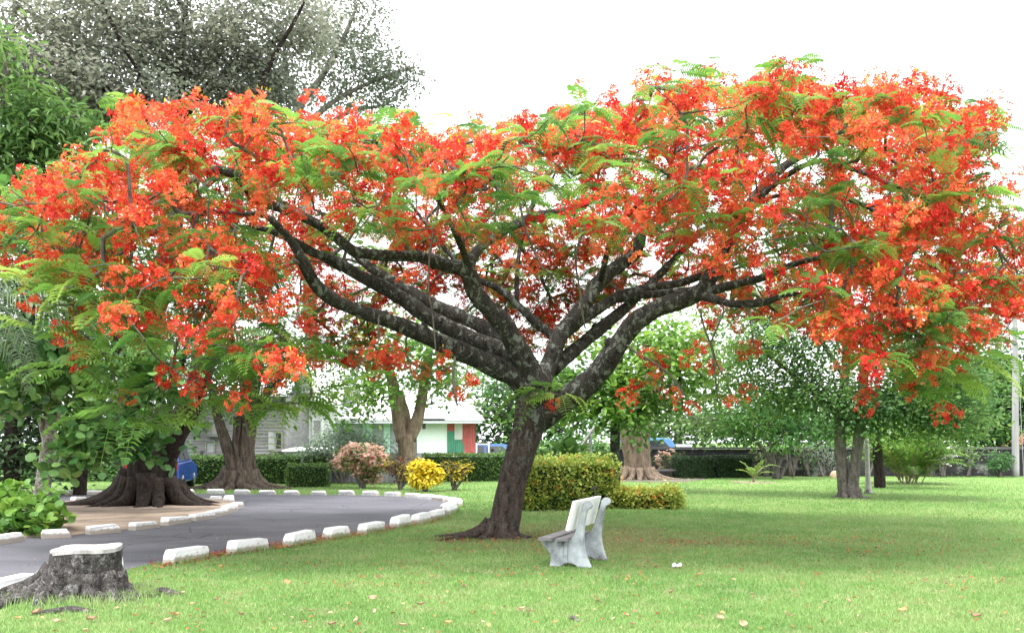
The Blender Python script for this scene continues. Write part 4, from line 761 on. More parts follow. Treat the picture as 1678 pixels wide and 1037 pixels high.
# ================================================================== MIDDLE AND RIGHT TREES
ALM = leafmat('almond_leaf', [(.05, .12, .025), (.10, .22, .035), (.17, .31, .05), (.28, .42, .08)], .45, .4, .4)
tree('forked_tree', 'tan-trunked forked tree in front of the pale house, with broad bright leaves', 'tree',
     [[(672, 800, 38, 33), (668, 770, 38, 29), (666, 735, 38, 28), (666, 712, 38, 29)], [(660, 722, 38, 22), (654, 695, 38, 21), (648, 655, 38, 21), (638, 605, 38, 15), (620, 570, 38, 10)], [(671, 720, 38, 22), (683, 690, 38, 20), (692, 650, 38, 17), (698, 605, 38, 16), (708, 550, 38, 10)], [(672, 715, 38.2, 16), (665, 680, 38.4, 14), (656, 640, 38.6, 10)]],
     [(600, 600, 37, 45, 34, 1.4, 14), (650, 575, 37.5, 50, 34, 1.5, 15), (590, 645, 36.5, 36, 26, 1.2, 11), (712, 585, 37.5, 45, 36, 1.4, 13), (690, 635, 37.5, 34, 24, 1, 7), (620, 655, 36.8, 26, 24, 1, 7), (575, 680, 36, 20, 18, .6, 3), (585, 555, 37, 40, 34, 1.4, 9), (740, 630, 38, 30, 30, 1, 7), (660, 530, 38, 60, 30, 1.5, 10)],
     ALM, BARK_TAN, OVAL, .2, 30, .42, 1.15, zmin=2.2, sides=18, lump=.1)
tree('almond_tree', 'slender dark-trunked tree with layered bright leaves behind the flowering hedge', 'tree',
     [[(1008, 790, 31, 17), (1008, 750, 31, 16), (1008, 700, 31, 16), (1010, 655, 31, 14), (1016, 600, 31, 10), (1020, 560, 31, 6)], [(1010, 690, 31, 10), (1050, 670, 30.6, 8), (1100, 640, 30.4, 5)], [(1009, 680, 31, 10), (970, 655, 30.6, 8), (920, 630, 30.4, 5)]],
     [(930, 625, 30.5, 45, 26, 1.3, 17), (985, 620, 30.5, 45, 26, 1.3, 18), (1045, 610, 30.5, 50, 30, 1.4, 20), (1100, 590, 30.5, 50, 32, 1.4, 18), (1140, 620, 30.5, 44, 28, 1.2, 13), (1010, 665, 30, 40, 20, 1, 12), (1075, 660, 30.3, 45, 24, 1.1, 16), (950, 670, 30.3, 40, 24, 1.1, 13), (900, 660, 30.8, 30, 30, 1.1, 10), (1125, 560, 30.8, 44, 26, 1.2, 11), (1060, 555, 31, 50, 26, 1.3, 11), (980, 570, 31, 50, 26, 1.3, 9), (1040, 700, 30, 24, 14, .7, 4)],
     ALM, BARK, OVAL, .2, 26, .36, 1.25, zmin=2)
tk = GY(1045, 41.5)
tree('thick_trunk_tree', 'massive pale buttressed trunk on bare earth beyond the flowering hedge', 'tree',
     [[(1046, 792, 41.5, 39), (1045, 772, 41.5, 35), (1044, 745, 41.5, 35), (1044, 715, 41.5, 36), (1047, 690, 41.5, 36), (1052, 640, 41.5, 26), (1070, 560, 41.5, 18)], [(1036, 770, 41.3, 18), (1026, 730, 41.1, 15), (1020, 690, 41, 13), (1012, 640, 41, 9)], [(1052, 700, 41.5, 20), (1066, 650, 41.3, 15), (1100, 590, 41, 10), (1180, 520, 41, 7)]],
     [(1035, 690, 40.6, 26, 22, .9, 9), (1150, 640, 42, 50, 30, 2, 12), (1180, 590, 42, 50, 30, 2, 12), (1120, 520, 42, 70, 40, 2.2, 14), (1190, 500, 42, 50, 40, 2, 10), (1040, 540, 42, 60, 40, 2, 8), (1150, 690, 42.5, 40, 20, 1.6, 7)],
     leafmat('pale_green_leaf', [(.05, .12, .03), (.10, .20, .04), (.17, .29, .06)], .4), BARK_TAN, OVAL, .18, 34, .5, 1.15, sides=30, lobes=fig_lobes, zmin=2.2,
     rootgeo=big_roots(tk, [(180, .8, .13, .45), (215, .7, .16, .45), (240, .6, .14, .4), (270, .6, .15, .4), (300, .7, .15, .4), (325, .9, .16, .4), (350, 1.1, .15, .4)]))
tree('frangipani', 'low many-stemmed spreading tree with long leaves before the dark wall', 'tree',
     [[(1271, 787, 42, 12), (1268, 765, 42, 9), (1255, 742, 42, 7), (1235, 720, 42, 5)], [(1273, 787, 42, 10), (1276, 760, 42, 7), (1290, 738, 42, 6), (1315, 715, 42, 4)], [(1272, 787, 42.2, 9), (1272, 750, 42.2, 6), (1270, 715, 42.2, 4)], [(1274, 787, 41.8, 8), (1268, 755, 41.6, 6), (1262, 725, 41.4, 4)], [(1276, 785, 42, 8), (1295, 755, 42, 6), (1335, 735, 42, 4)]],
     [(1225, 705, 42, 34, 18, 1.1, 15), (1265, 690, 42, 38, 22, 1.2, 18), (1310, 700, 42, 38, 20, 1.2, 16), (1205, 680, 42, 28, 18, 1, 9), (1345, 705, 42, 26, 18, 1, 9), (1285, 660, 42, 42, 20, 1.2, 14), (1240, 660, 42, 36, 18, 1.1, 11), (1280, 725, 41.6, 30, 10, .8, 6)],
     leafmat('frangipani_leaf', [(.03, .10, .03), (.06, .17, .045), (.11, .25, .06), (.18, .32, .08)], .35), BARK_GREY, LONG, .3, 24, .32, 1.2, zb=0, tipr=.012)
tree('broad_tree', 'twin-trunked dark green tree standing in the right of the lawn', 'tree',
     [[(1387, 824, 28, 27), (1384, 806, 28, 22), (1380, 770, 28, 19), (1377, 735, 28, 18), (1376, 690, 28, 17), (1382, 640, 28.2, 15), (1388, 570, 28.4, 14), (1390, 480, 28.6, 11), (1370, 390, 28.6, 8)], [(1395, 824, 28, 28), (1396, 806, 27.9, 22), (1400, 770, 27.8, 18), (1405, 735, 27.75, 17), (1409, 690, 27.7, 16), (1415, 620, 27.6, 15), (1418, 550, 27.5, 13), (1445, 460, 27.5, 10), (1470, 380, 27.5, 7)], [(1383, 690, 28, 10), (1330, 640, 28.5, 8), (1270, 590, 29, 6)], [(1408, 700, 27.7, 11), (1460, 650, 27.4, 8), (1530, 640, 27, 5)], [(1386, 620, 28.2, 9), (1330, 540, 28.5, 7), (1270, 500, 29, 5)]],
     [(1225, 580, 29, 42, 34, 1.5, 14), (1280, 560, 28.8, 45, 34, 1.6, 16), (1330, 595, 28.6, 42, 30, 1.5, 13), (1245, 635, 29, 44, 24, 1.4, 12), (1300, 655, 28.6, 42, 22, 1.3, 12), (1360, 640, 28, 40, 26, 1.3, 13), (1430, 670, 27.4, 44, 26, 1.3, 20), (1485, 665, 27.2, 48, 32, 1.4, 24), (1540, 680, 27, 42, 30, 1.3, 20), (1560, 630, 27, 40, 30, 1.3, 16), (1500, 600, 27, 48, 40, 1.5, 20), (1440, 560, 27.5, 50, 40, 1.6, 15), (1375, 520, 28.4, 48, 40, 1.6, 13), (1310, 480, 28.6, 52, 40, 1.6, 11), (1420, 420, 27.6, 52, 40, 1.6, 12), (1485, 380, 27.5, 48, 40, 1.6, 10), (1350, 380, 28.6, 52, 40, 1.6, 10), (1240, 510, 29, 44, 36, 1.5, 10), (1530, 530, 27, 44, 44, 1.5, 12), (1585, 690, 26.8, 26, 26, 1, 9), (1390, 690, 27.5, 30, 18, 1, 6)],
     leafmat('broad_leaf', [(.045, .11, .035), (.08, .17, .05), (.13, .24, .07), (.22, .33, .09)], .45), BARK_GREY, OVAL, .115, 66, .40, 1.65, tipr=.009, zmin=2.2, sides=18, lump=.07, rootgeo=big_roots(GY(1392, 28) , [(a, .25, .1, .2) for a in (170, 215, 260, 300, 340, 20)]))
tree('dark_trunk_tree', 'short black-trunked tree between the pale palm stem and the palm clump', 'tree',
     [[(1442, 802, 34, 20), (1440, 775, 34, 16), (1438, 745, 34, 16), (1440, 715, 34, 13), (1460, 680, 34, 9)]],
     [(1450, 712, 33.6, 36, 14, 1.1, 12), (1490, 700, 33.6, 40, 20, 1.2, 14), (1535, 705, 33.4, 34, 22, 1.1, 11), (1420, 700, 33.6, 26, 14, 1, 6)],
     leafmat('yellowish_leaf', [(.05, .13, .02), (.10, .21, .03), (.18, .30, .05)], .4), BARK_FIG, OVAL, .14, 34, .35, 1.1, zmin=1.6, lump=.12)
# pale cut palm stem
b = GY(1423, 30.2); t = thing('bare_palm', 'slender pale bare palm stem beside the twin-trunked tree', 'palm stem', b); g = Geo(); l = limb([(1424, 810, 30.2, 15), (1423, 803, 30.2, 11), (1422, 780, 30.2, 8.5), (1421, 750, 30.2, 7.2), (1420, 718, 30.2, 6.4)], .05)
g.tube(l[:, :3], l[:, 3] * (1 + .03 * np.sin(np.arange(len(l)) * 1.7)), 14, lump=.03); obj('stem', g, nmat('pale_stem', [(.3, (.24, .23, .21)), (.7, (.42, .41, .38))], 6, 6, .9, 30, .3, .01, (1, 1, 4)), t, True)
g = Geo(); root_tube(g, b, 0, .02, .14, .07, .1); root_tube(g, b, 2, .02, .14, .07, .1); root_tube(g, b, 4.2, .02, .14, .07, .1); obj('root_base', g, BARK_GREY, t, True)
# areca clump and young palm
ARE = leafmat('areca_leaf', [(.03, .08, .02), (.07, .16, .03), (.14, .25, .04), (.28, .36, .07), (.42, .45, .16)], .4)
b = GY(1487, 37); t = thing('areca_palm', 'bushy clump of yellow-green palm fronds on the lawn at the right', 'palm', b); g = Geo(); gs = Geo()
for k in range(80):
    a = rng.uniform(0, 6.28); q = b + np.array([math.cos(a), math.sin(a), 0]) * rng.uniform(0, .5); h0 = rng.uniform(0, .7)
    palm_frond(g, q + (0, 0, h0), a + rng.normal(0, .3), R(rng.uniform(58, 88)), rng.uniform(1.7, 2.8), rng.uniform(.7, 1.6), 28, .5, .3, np.clip(rng.normal(.4, .18), 0, 1), .02, gs)
obj('crown', g, ARE, t); obj('stems', gs, BARK_TAN, t)
b = GY(1235, 38.5); t = thing('young_palm', 'small young palm with a few fronds on the open lawn', 'palm', b); g = Geo(); gs = Geo()
for az, el, L, ar in ((150, 80, 1.0, .9), (185, 65, .9, 1.2), (10, 75, 1.5, 1.7), (350, 60, .9, 1.3), (230, 70, .8, 1.0), (90, 70, .8, 1), (300, 80, 1.0, .8)): palm_frond(g, b + (0, 0, .12), R(az), R(el), L, ar, 16, .26, .2, rng.uniform(.4, .75), .022, gs)
obj('crown', g, ARE, t); gs.tube([b, b + (0, 0, .25)], [.05, .03], 8); obj('stem', gs, BARK_TAN, t)
sheet('bare_soil', [(b[0] + .9 * math.cos(x), b[1] + .9 * math.sin(x) * (1 + .2 * math.cos(3 * x)), 0) for x in np.linspace(0, 6.28, 24)[:-1]], .005, DIRT)
# trees far behind: beyond the wall and the houses
FARG = leafmat('far_leaf', [(.035, .09, .03), (.065, .15, .04), (.11, .22, .06), (.18, .30, .08)], .4)
FARP = leafmat('far_pale_leaf', [(.07, .13, .06), (.12, .20, .08), (.18, .27, .11)], .4)
def fartree(label, px, Y, clumps, lmat=FARG, size=.3, per=36, tm=OVAL, d=16):
    cl = [(a, b_, Y + rng.uniform(-1, 1), rx, ry, 2, n) for a, b_, rx, ry, n in clumps]; top = min(c[1] for c in clumps)
    tree('background_tree', label, 'tree', [[(px, 722 + 2610 / Y, Y, d), (px + 2, 700, Y, d * .8), (px + 6, (700 + top) / 2, Y, d * .5), (px + 4, top, Y, 3)]], cl, lmat, BARK_GREY, tm, size, per, .6, 1.15, tipr=.02, step=1, group='trees beyond the wall and houses')
fartree('dark mango tree behind the wall, beside the utility pole', 1640, 54, [(1600, 690, 40, 34, 16), (1650, 700, 40, 30, 16), (1625, 640, 40, 34, 15), (1670, 640, 36, 40, 15), (1640, 590, 36, 30, 10), (1700, 680, 40, 50, 14), (1590, 640, 26, 30, 8)], tm=LONG, size=.45, per=70)
fartree('pale green tree behind the wall, seen left of the twin trunks', 1330, 62, [(1220, 705, 60, 28, 26), (1300, 705, 60, 28, 26), (1370, 708, 50, 26, 22), (1330, 660, 60, 24, 10), (1180, 690, 40, 24, 9)], FARP)
fartree('leafy tree behind the wall above the blue vehicle', 1110, 60, [(1100, 695, 60, 28, 24), (1160, 703, 50, 26, 22), (1050, 690, 40, 30, 9), (1090, 640, 60, 30, 12), (1000, 700, 40, 26, 9)], FARP)
fartree('broad tree behind the leaning trunk, right of the red and green panel', 830, 52, [(800, 690, 36, 36, 12), (840, 660, 44, 34, 14), (800, 640, 36, 30, 10), (880, 690, 50, 34, 14), (930, 700, 40, 30, 12), (850, 620, 40, 30, 10), (920, 650, 40, 30, 10), (820, 720, 40, 20, 8)], FARG, .26, 44)
fartree('hazy feathery tree above the pale house roof', 740, 66, [(700, 620, 50, 30, 9), (760, 600, 50, 34, 10), (800, 590, 44, 34, 9), (640, 620, 50, 30, 8), (740, 560, 60, 40, 10)], FARP, .26, 26)
fartree('dark tree behind the wall, right of the twin trunks', 1500, 58, [(1450, 710, 40, 26, 10), (1510, 700, 46, 30, 14), (1560, 690, 40, 36, 13), (1540, 640, 40, 36, 11)])
fartree('broad dark tree just outside the left picture edge behind the palms', -190, 40, [(-260, 640, 90, 60, 20), (-160, 600, 90, 60, 20), (-190, 700, 90, 60, 20), (-330, 700, 80, 60, 14), (-180, 520, 90, 60, 14)], FARG, .24, 50)
fartree('tall pale tree far beyond the left end of the hedge', -420, 60, [(-480, 660, 90, 50, 16), (-380, 620, 90, 50, 16), (-430, 710, 110, 30, 16)], FARP)
fartree('broad tree beyond the wall outside the right picture edge', 1800, 60, [(1760, 660, 80, 50, 18), (1860, 640, 80, 60, 18), (1820, 700, 100, 30, 16), (1940, 690, 80, 40, 14)], FARG)
fartree('grey-green tree behind the left hedge, beside the fig trunk', 250, 40, [(200, 740, 50, 40, 12), (260, 720, 40, 40, 10), (150, 740, 50, 44, 12), (320, 700, 24, 30, 5), (60, 760, 80, 40, 14)], FARG, .2, 44)
# ================================================================== HEDGES AND SHRUBS
HCORE = nmat('hedge_core', [(.3, (.012, .028, .010)), (.7, (.03, .06, .018))], 8, 6, .95, 30, .8, .05)
def hedge(name, label, a, b, dep, h, lmat, size=.07, dens=650, rough=.03, group=None, flowers=None, tmx=OVAL, bt=.45, wave=.0, fsize=.06, cat='hedge'):
    A, B = a, b; u = B - A; L = np.linalg.norm(u); u = u / L; v = np.array([-u[1], u[0], 0]); v = v if v[1] > 0 else -v
    t = thing(name, label, cat, A + u * L / 2 + v * dep / 2, group); rz = math.atan2(u[1], u[0]); m = size * .6 + rough
    g = Geo(); g.box(A + u * L / 2 + v * dep / 2 + np.array([0, 0, (h - m) / 2]), (L - 2 * m, dep - 2 * m, h - m), rz); obj('hedge_body', g, HCORE, t)
    P_, N_ = [], []
    for (o, e1, l1, e2, l2, nn) in ((A, u, L, UPV, h, -v), (A + UPV * h, u, L, v, dep, UPV), (A, v, dep, UPV, h, -u), (B, v, dep, UPV, h, u), (A + v * dep, u, L, UPV, h, v)):
        n = int(l1 * l2 * dens * (1 if nn is not v else .3)); q = o + np.outer(U(n) * l1, e1) + np.outer(U(n) * l2, e2)
        bumpy = wave * wob(q, 2.2) + rng.normal(0, rough, n) - .02; P_.append(q + np.outer(bumpy, nn)); N_.append(np.tile(nn, (n, 1)))
    P_, N_ = np.concatenate(P_), np.concatenate(N_); k = P_[:, 2] > .01; P_, N_ = P_[k], N_[k]; n = len(P_)
    D = N_ * .7 + rand_dirs(n, .15) * .9; tn = np.clip(bt + .18 * wob(P_, 1.4) + .12 * wob(P_, 5) + rng.normal(0, .15, n), 0, 1)
    g = Geo(); g.inst(tmx, frames(D, rng.normal(0, .6, n)) * (size * U(n, .7, 1.3))[:, None, None], P_, tn); obj('foliage', g, lmat, t)
    if flowers is not None:
        g = Geo(); fp = P_[rng.choice(n, flowers)] ; fn = np.repeat(fp, 14, 0) + rng.normal(0, fsize * .55, (len(fp) * 14, 3)) + np.array([0, -.02, .01]); k = len(fn)
        g.inst(OVAL, frames(rand_dirs(k)) * (.035 * U(k, .7, 1.3))[:, None, None], fn, np.clip(np.repeat(U(len(fp)), 14) + rng.normal(0, .1, k), 0, 1))
        tag(obj('flowers', g, leafmat('hedge_flower', [(.70, .10, .02), (.78, .2, .03), (.72, .34, .05)], .3), t), kind='stuff')
    return t
IXO = leafmat('ixora_leaf', [(.055, .12, .03), (.13, .22, .04), (.24, .32, .055), (.38, .42, .08), (.46, .42, .11)], .35)
hedge('ixora_hedge', 'tall yellow-green flowering hedge behind the bench', GY(869, 22.6), GY(996, 22.4) + np.array([.35, 1.3, 0]), 1.0, 1.12, IXO, .075, 900, .075, flowers=60, wave=.11, bt=.5)
hedge('ixora_hedge', 'low flowering hedge beside the taller one, right of the bench', GY(992, 23.6), GY(1110, 23.2), .75, .44, IXO, .075, 1100, .07, flowers=36, wave=.10, bt=.55)
CLIP = leafmat('clipped_leaf', [(.03, .075, .02), (.06, .125, .03), (.105, .185, .045), (.17, .25, .06)], .3)
CLD = leafmat('dark_clipped_leaf', [(.012, .03, .014), (.028, .06, .022), (.05, .09, .03)], .25)
hedge('clipped_hedge', 'long clipped hedge running behind the root-wrapped fig', GY(283, 36.5), GY(527, 37), 1.2, 1.0, CLIP, .08, 420)
hedge('clipped_hedge', 'small square clipped hedge in front of the long one', GY(470, 34.4), GY(537, 34.6), .9, .76, CLIP, .07, 560, bt=.55)
hedge('clipped_hedge', 'clipped hedge below the red and green panel, behind the yellow shrub', GY(690, 39), GY(842, 39.5), 1.2, 1.04, CLIP, .08, 420, bt=.55)
hedge('clipped_hedge', 'left one of two dark box-cut hedges before the wall', GY(1122, 42.2), GY(1170, 42.6), 1.2, .88, CLD, .07, 560)
hedge('clipped_hedge', 'right one of two dark box-cut hedges before the wall', GY(1174, 43), GY(1236, 43.4), 1.2, .92, CLD, .07, 560, bt=.55)
def shrub(name, label, px, Y, stems, clumps, lmat, tm=OVAL, size=.1, per=14, spread=.14, cat='shrub', bm=None, flowers=None, fl_n=0, fsz=.05, group=None):
    b = GY(px, Y); lines = []
    for dx, top in stems: lines.append([(px + rng.normal(0, 3), 722 + 2610 / Y + 2, Y + rng.normal(0, .08), 5), (px + dx * .5 + rng.normal(0, 2), (722 + 2610 / Y + top) / 2, Y, 3.6), (px + dx, top, Y, 2.2)])
    cl = [(a, b_, Y + rng.normal(0, .12), rx, ry, rx * Y / FPX * .8, n) for a, b_, rx, ry, n in clumps]
    t = tree(name, label, cat, lines, cl, lmat, bm or BARK_GREY, tm, size, per, spread, 1, b, tipr=.005, group=group, step=.3, sides=7, stems=True)
    if flowers:
        tp = np.concatenate([ellip(c[:6], max(2, int(fl_n * c[6])), .7) for c in cl]); fp = np.repeat(tp, 8, 0) + rng.normal(0, .06, (len(tp) * 8, 3)); g = Geo(); k = len(fp)
        g.inst(FL[1], frames(rand_dirs(k)) * (fsz * U(k, .7, 1.3))[:, None, None], fp, U(k)); tag(obj('flowers', g, flowers, t), kind='stuff')
    return t
PINK = leafmat('pink_flower', [(.70, .36, .30), (.78, .50, .42), (.84, .68, .60)], .35)
OLIVE = leafmat('olive_leaf', [(.04, .09, .025), (.09, .16, .04), (.17, .24, .06)], .35)
shrub('flowering_shrub', 'rounded shrub covered in salmon-pink blossoms beside the road bend', 592, 33.5, [(-18, 760), (-6, 750), (10, 755), (22, 760), (2, 770)], [(592, 745, 36, 18, 30), (568, 757, 22, 15, 18), (616, 757, 22, 15, 18), (596, 770, 24, 12, 12), (610, 782, 16, 8, 5), (580, 740, 18, 8, 8)], OLIVE, OVAL, .11, 18, .16, flowers=PINK, fl_n=4.5, fsz=.06)
YEL = leafmat('yellow_leaf', [(.42, .38, .03), (.68, .52, .03), (.80, .64, .06), (.85, .74, .16)], .35)
shrub('croton_bush', 'bright lemon-yellow rounded croton beside the road bend', 698, 31.3, [(-3, 780), (3, 775), (8, 785), (-9, 785)], [(697, 770, 21, 14, 34), (686, 782, 13, 13, 18), (711, 782, 12, 12, 16), (697, 788, 16, 10, 14), (694, 762, 13, 7, 8)], YEL, leaf_t(.3, .05, .3), .135, 24, .08)
CRO = leafmat('croton_leaf', [(.06, .03, .02), (.16, .05, .03), (.12, .15, .03), (.5, .38, .04), (.7, .55, .05)], .3)
shrub('croton_bush', 'leggy dark red and yellow croton between the pink shrub and the yellow one', 655, 32.5, [(-16, 760), (-6, 752), (6, 760), (16, 765), (22, 772)], [(650, 765, 16, 12, 12), (666, 770, 14, 12, 11), (640, 760, 12, 10, 8), (660, 782, 16, 8, 6)], CRO, LONG, .17, 11, .12)
shrub('croton_bush', 'leggy red-brown croton to the right of the yellow one', 745, 32.2, [(-14, 765), (-2, 757), (10, 765), (18, 770), (-8, 775)], [(735, 766, 12, 9, 8), (755, 770, 12, 10, 9), (762, 765, 8, 8, 5), (748, 778, 12, 8, 5)], CRO, LONG, .17, 10, .12)
FEA = leafmat('feathery_leaf', [(.10, .16, .10), (.17, .24, .16), (.25, .32, .23)], .45)
tree('feathery_bush', 'wispy grey-green feathery bush before the pale house', 'bush', [[(560, 797, 37.5, 9), (558, 770, 37.5, 7), (550, 740, 37.5, 5)], [(563, 797, 37.5, 8), (575, 760, 37.5, 6), (595, 725, 37.5, 4)], [(561, 797, 37.5, 7), (540, 760, 37.5, 5), (525, 735, 37.5, 4)]],
     [(545, 728, 37.5, 32, 16, .9, 24), (585, 718, 37.5, 32, 16, .9, 22), (520, 742, 37.3, 24, 10, .7, 14), (615, 725, 37.5, 26, 14, .8, 14), (570, 742, 37.3, 32, 10, .8, 14), (560, 705, 37.5, 24, 10, .8, 10)], FEA, BARK_GREY, FINE, .2, 36, .22, 1, tipr=.006, zb=.05)
WS = [(1108, 44.2, 'thin bare-stemmed shrub with sparse leaves before the wall, left of the dark hedges', [(-10, 755), (-3, 745), (6, 742), (12, 752)], [(1112, 752, 16, 12, 9), (1100, 762, 12, 10, 5)], OLIVE, None),
      (1100, 44.3, 'thin shrub with a few pink blooms before the wall by the blue vehicle', [(-16, 750), (-22, 742), (2, 745)], [(1082, 752, 10, 14, 6), (1100, 745, 12, 10, 5)], OLIVE, PINK),
      (1255, 44.4, 'leafy shrub before the wall behind the young palm', [(-10, 740), (0, 732), (10, 742)], [(1250, 742, 20, 14, 12), (1262, 755, 14, 10, 8)], OLIVE, None),
      (1325, 44.5, 'dense green shrub before the wall between the frangipani and the wispy shrubs', [(-8, 742), (0, 735), (8, 745)], [(1325, 748, 16, 16, 14)], FARG, None),
      (1590, 44.2, 'trailing green shrub spilling over the wall beside the white-flowered one', [(-6, 738), (4, 735)], [(1590, 742, 12, 12, 8), (1584, 755, 10, 10, 5)], FARG, None),
      (1425, 44.4, 'dense shrub at the wall behind the pale bare stem', [(-8, 742), (4, 738)], [(1420, 748, 20, 16, 14)], FARG, None),
      (1300, 44.2, 'grey-stemmed vase-shaped shrub before the wall behind the frangipani', [(-14, 735), (-6, 728), (6, 730), (14, 736)], [(1300, 728, 18, 9, 7)], OLIVE, None),
      (1345, 44.3, 'blue-green wispy shrub before the wall, left of the twin trunks', [(-8, 735), (0, 728), (8, 735)], [(1345, 742, 18, 18, 14)], FEA, None),
      (1362, 44.2, 'smaller wispy shrub touching the twin trunks\' left side', [(-6, 745), (4, 740)], [(1362, 752, 12, 14, 8)], FEA, None),
      (1545, 44, 'loose shrub with white blooms in front of the wall, right of the palm clump', [(-14, 715), (-4, 705), (8, 715), (14, 735)], [(1545, 725, 22, 18, 14), (1558, 752, 12, 14, 8), (1530, 712, 16, 12, 7)], OLIVE, leafmat('white_flower', [(.7, .68, .64), (.8, .8, .78)], .3)),
      (1525, 44.4, 'tall shrub with orange leaves above the wall behind the palm clump', [(-8, 700), (0, 692), (8, 705)], [(1520, 715, 12, 14, 6), (1512, 722, 8, 10, 4)], leafmat('orange_leaf', [(.5, .16, .04), (.62, .27, .08), (.3, .24, .06)], .35), None)]
for px, Y, lab, st, cl, lm, fm in WS: shrub('wall_shrub', lab, px, Y, st, cl, lm, LONG, .16, 12, .22, flowers=fm, fl_n=1.0, fsz=.07, group='shrubs along the boundary wall')
shrub('wall_shrub', 'round green shrub growing against the wall left of the pole', 1637, 44.1, [(-6, 760), (4, 755), (10, 762)], [(1637, 755, 20, 13, 22), (1630, 765, 14, 8, 8)], leafmat('glossy_leaf', [(.02, .07, .02), (.05, .14, .04), (.10, .22, .06)], .3), LONG, .2, 14, .14, group='shrubs along the boundary wall')
shrub('wall_shrub', 'pink-orange shrub peeping over the wall right of the pole', 1676, 47, [(0, 715)], [(1676, 722, 12, 10, 9)], leafmat('salmon_leaf', [(.4, .15, .08), (.6, .3, .16), (.2, .25, .08)], .35), LONG, .18, 12, .2)
t = tree('banana_plant', 'upright light green broad-leaved plant behind the tall flowering hedge', 'plant', [[(930, 800, 30, 6), (930, 770, 30, 5), (930, 750, 30, 3)]], [(928, 748, 10, 14, .3, 6)] and [(930, 742, 30, 9, 12, .2, 7)], MANGO, BARK_TAN, leaf_t(.28, .08, .2), .55, 3, .06, 1, zb=.9, zs=.4)
# ================================================================== WALL, POLE, ROCK, PLANK
WALLM, nt, b = new_mat('stained_wall'); b.inputs['Roughness'].default_value = .95
r = ramp(nt, [(.3, (.013, .012, .014)), (.55, (.032, .029, .034)), (.8, (.075, .07, .074))]); nt.links.new(noise(nt, 1.1, 8, (1, 1, .5)).outputs[0], r.inputs[0])
r2 = ramp(nt, [(.55, (0, 0, 0)), (.66, (1, 1, 1))]); nt.links.new(noise(nt, .9, 9, (1, 1, 1.6), .75).outputs[0], r2.inputs[0])
sz_ = nt.nodes.new('ShaderNodeTexCoord'); sx_ = nt.nodes.new('ShaderNodeSeparateXYZ'); nt.links.new(sz_.outputs['Generated'], sx_.inputs[0])
mr = ramp(nt, [(.42, (1, 1, 1)), (.62, (0, 0, 0))]); nt.links.new(sx_.outputs['Z'], mr.inputs[0])
nt.links.new(mixc(nt, mixc(nt, 1., r2.outputs[0], mr.outputs[0], 'MULTIPLY'), r.outputs[0], (.27, .27, .265)), b.inputs['Base Color']); bump(nt, b, noise(nt, 6, 8).outputs[0], .7, .05)
wx0, wx1 = 4.6, 44.0; t = thing('boundary_wall', 'weathered dark boundary wall along the back of the lawn', 'wall', ((wx0 + wx1) / 2, 45.2, 0)); g = Geo()
nx = 100; xs = np.linspace(wx0, wx1, nx); zs = np.linspace(-.05, 1.2, 8); Vv = np.array([(x, 45 + .025 * wob(np.array([[x, 0, z]]), 2)[0], z) for z in zs for x in xs])
f = np.array([(r_ * nx + c_, r_ * nx + c_ + 1, (r_ + 1) * nx + c_ + 1, (r_ + 1) * nx + c_) for r_ in range(7) for c_ in range(nx - 1)]); g.add(Vv, [f]); g.box(((wx0 + wx1) / 2, 45.22, .58), (wx1 - wx0, .3, 1.26)); obj('wall_face', g, WALLM, t)
g = Geo(); g.box(((wx0 + wx1) / 2, 45.18, 1.27), (wx1 - wx0 + .06, .46, .1)); obj('coping', g, nmat('coping_stone', [(.3, (.05, .048, .05)), (.7, (.13, .127, .13))], 2, 8, .95, 20, .4, .02), t)
b = GY(1664, 44); t = thing('utility_pole', 'tall grey utility pole at the right edge in front of the wall', 'pole', b); g = Geo(); z = np.linspace(-.1, 8.2, 20)
g.tube(np.c_[b[0] - .004 * z, np.full(20, 44.), z], .155 - .006 * z, 14, lump=.02); POLE = nmat('pole_wood', [(.3, (.20, .195, .20)), (.7, (.34, .335, .34))], 5, 7, .9, 40, .3, .01, (1, 1, .1)); obj('pole_shaft', g, POLE, t, True)
g = Geo(); g.box(b + (-.03, -.17, 7.7), (1.6, .1, .11)); obj('crossarm', g, POLE, t)
INSM = flat('insulator', (.3, .16, .1), .3)
for dx in (-.65, -.25, .25, .65):
    g = Geo(); g.tube([b + (dx - .03, -.17, 7.75), b + (dx - .03, -.17, 7.82), b + (dx - .03, -.17, 7.9)], [.03, .045, .025], 8); obj('insulator', g, INSM, t, True)
g = Geo(); s = np.linspace(0, 1, 6)[:, None]; g.tube(b + np.array([0, -.1, 6.6]) * (1 - s) + np.array([-.35, -1.4, 0]) * s, .012, 6); obj('guy_wire', g, flat('wire', (.25, .25, .26), .5, .3), t)
b = GY(1369, 43.5); g = Geo(); th = np.linspace(0, 2 * math.pi, 15)[:-1]; ph = np.linspace(-.3, 1.5, 7); V = np.array([(math.cos(p) * math.cos(a) * .24, math.cos(p) * math.sin(a) * .18, math.sin(p) * .3) for p in ph for a in th]); V *= (1 + .16 * wob(V, 9))[:, None]
g.add(V + b, [np.array([(r_ * 14 + c_, r_ * 14 + (c_ + 1) % 14, (r_ + 1) * 14 + (c_ + 1) % 14, (r_ + 1) * 14 + c_) for r_ in range(6) for c_ in range(14)]), np.arange(84, 98)[None]])
tag(obj('rock', g, nmat('tan_stone', [(.3, (.30, .22, .14)), (.7, (.5, .4, .28))], 6, 6, .9, 20, .4, .02), None, True, b), 'tan boulder on the lawn beside the twin trunks', 'rock')
b = GY(1095, 43.2); t = thing('plank_bench', 'low weathered plank seat beside the massive trunk\'s roots', 'bench', b); g = Geo(); g.box(b + (-.0, 0, .33), (1.45, .34, .07), .02); obj('seat', g, PLK, t)
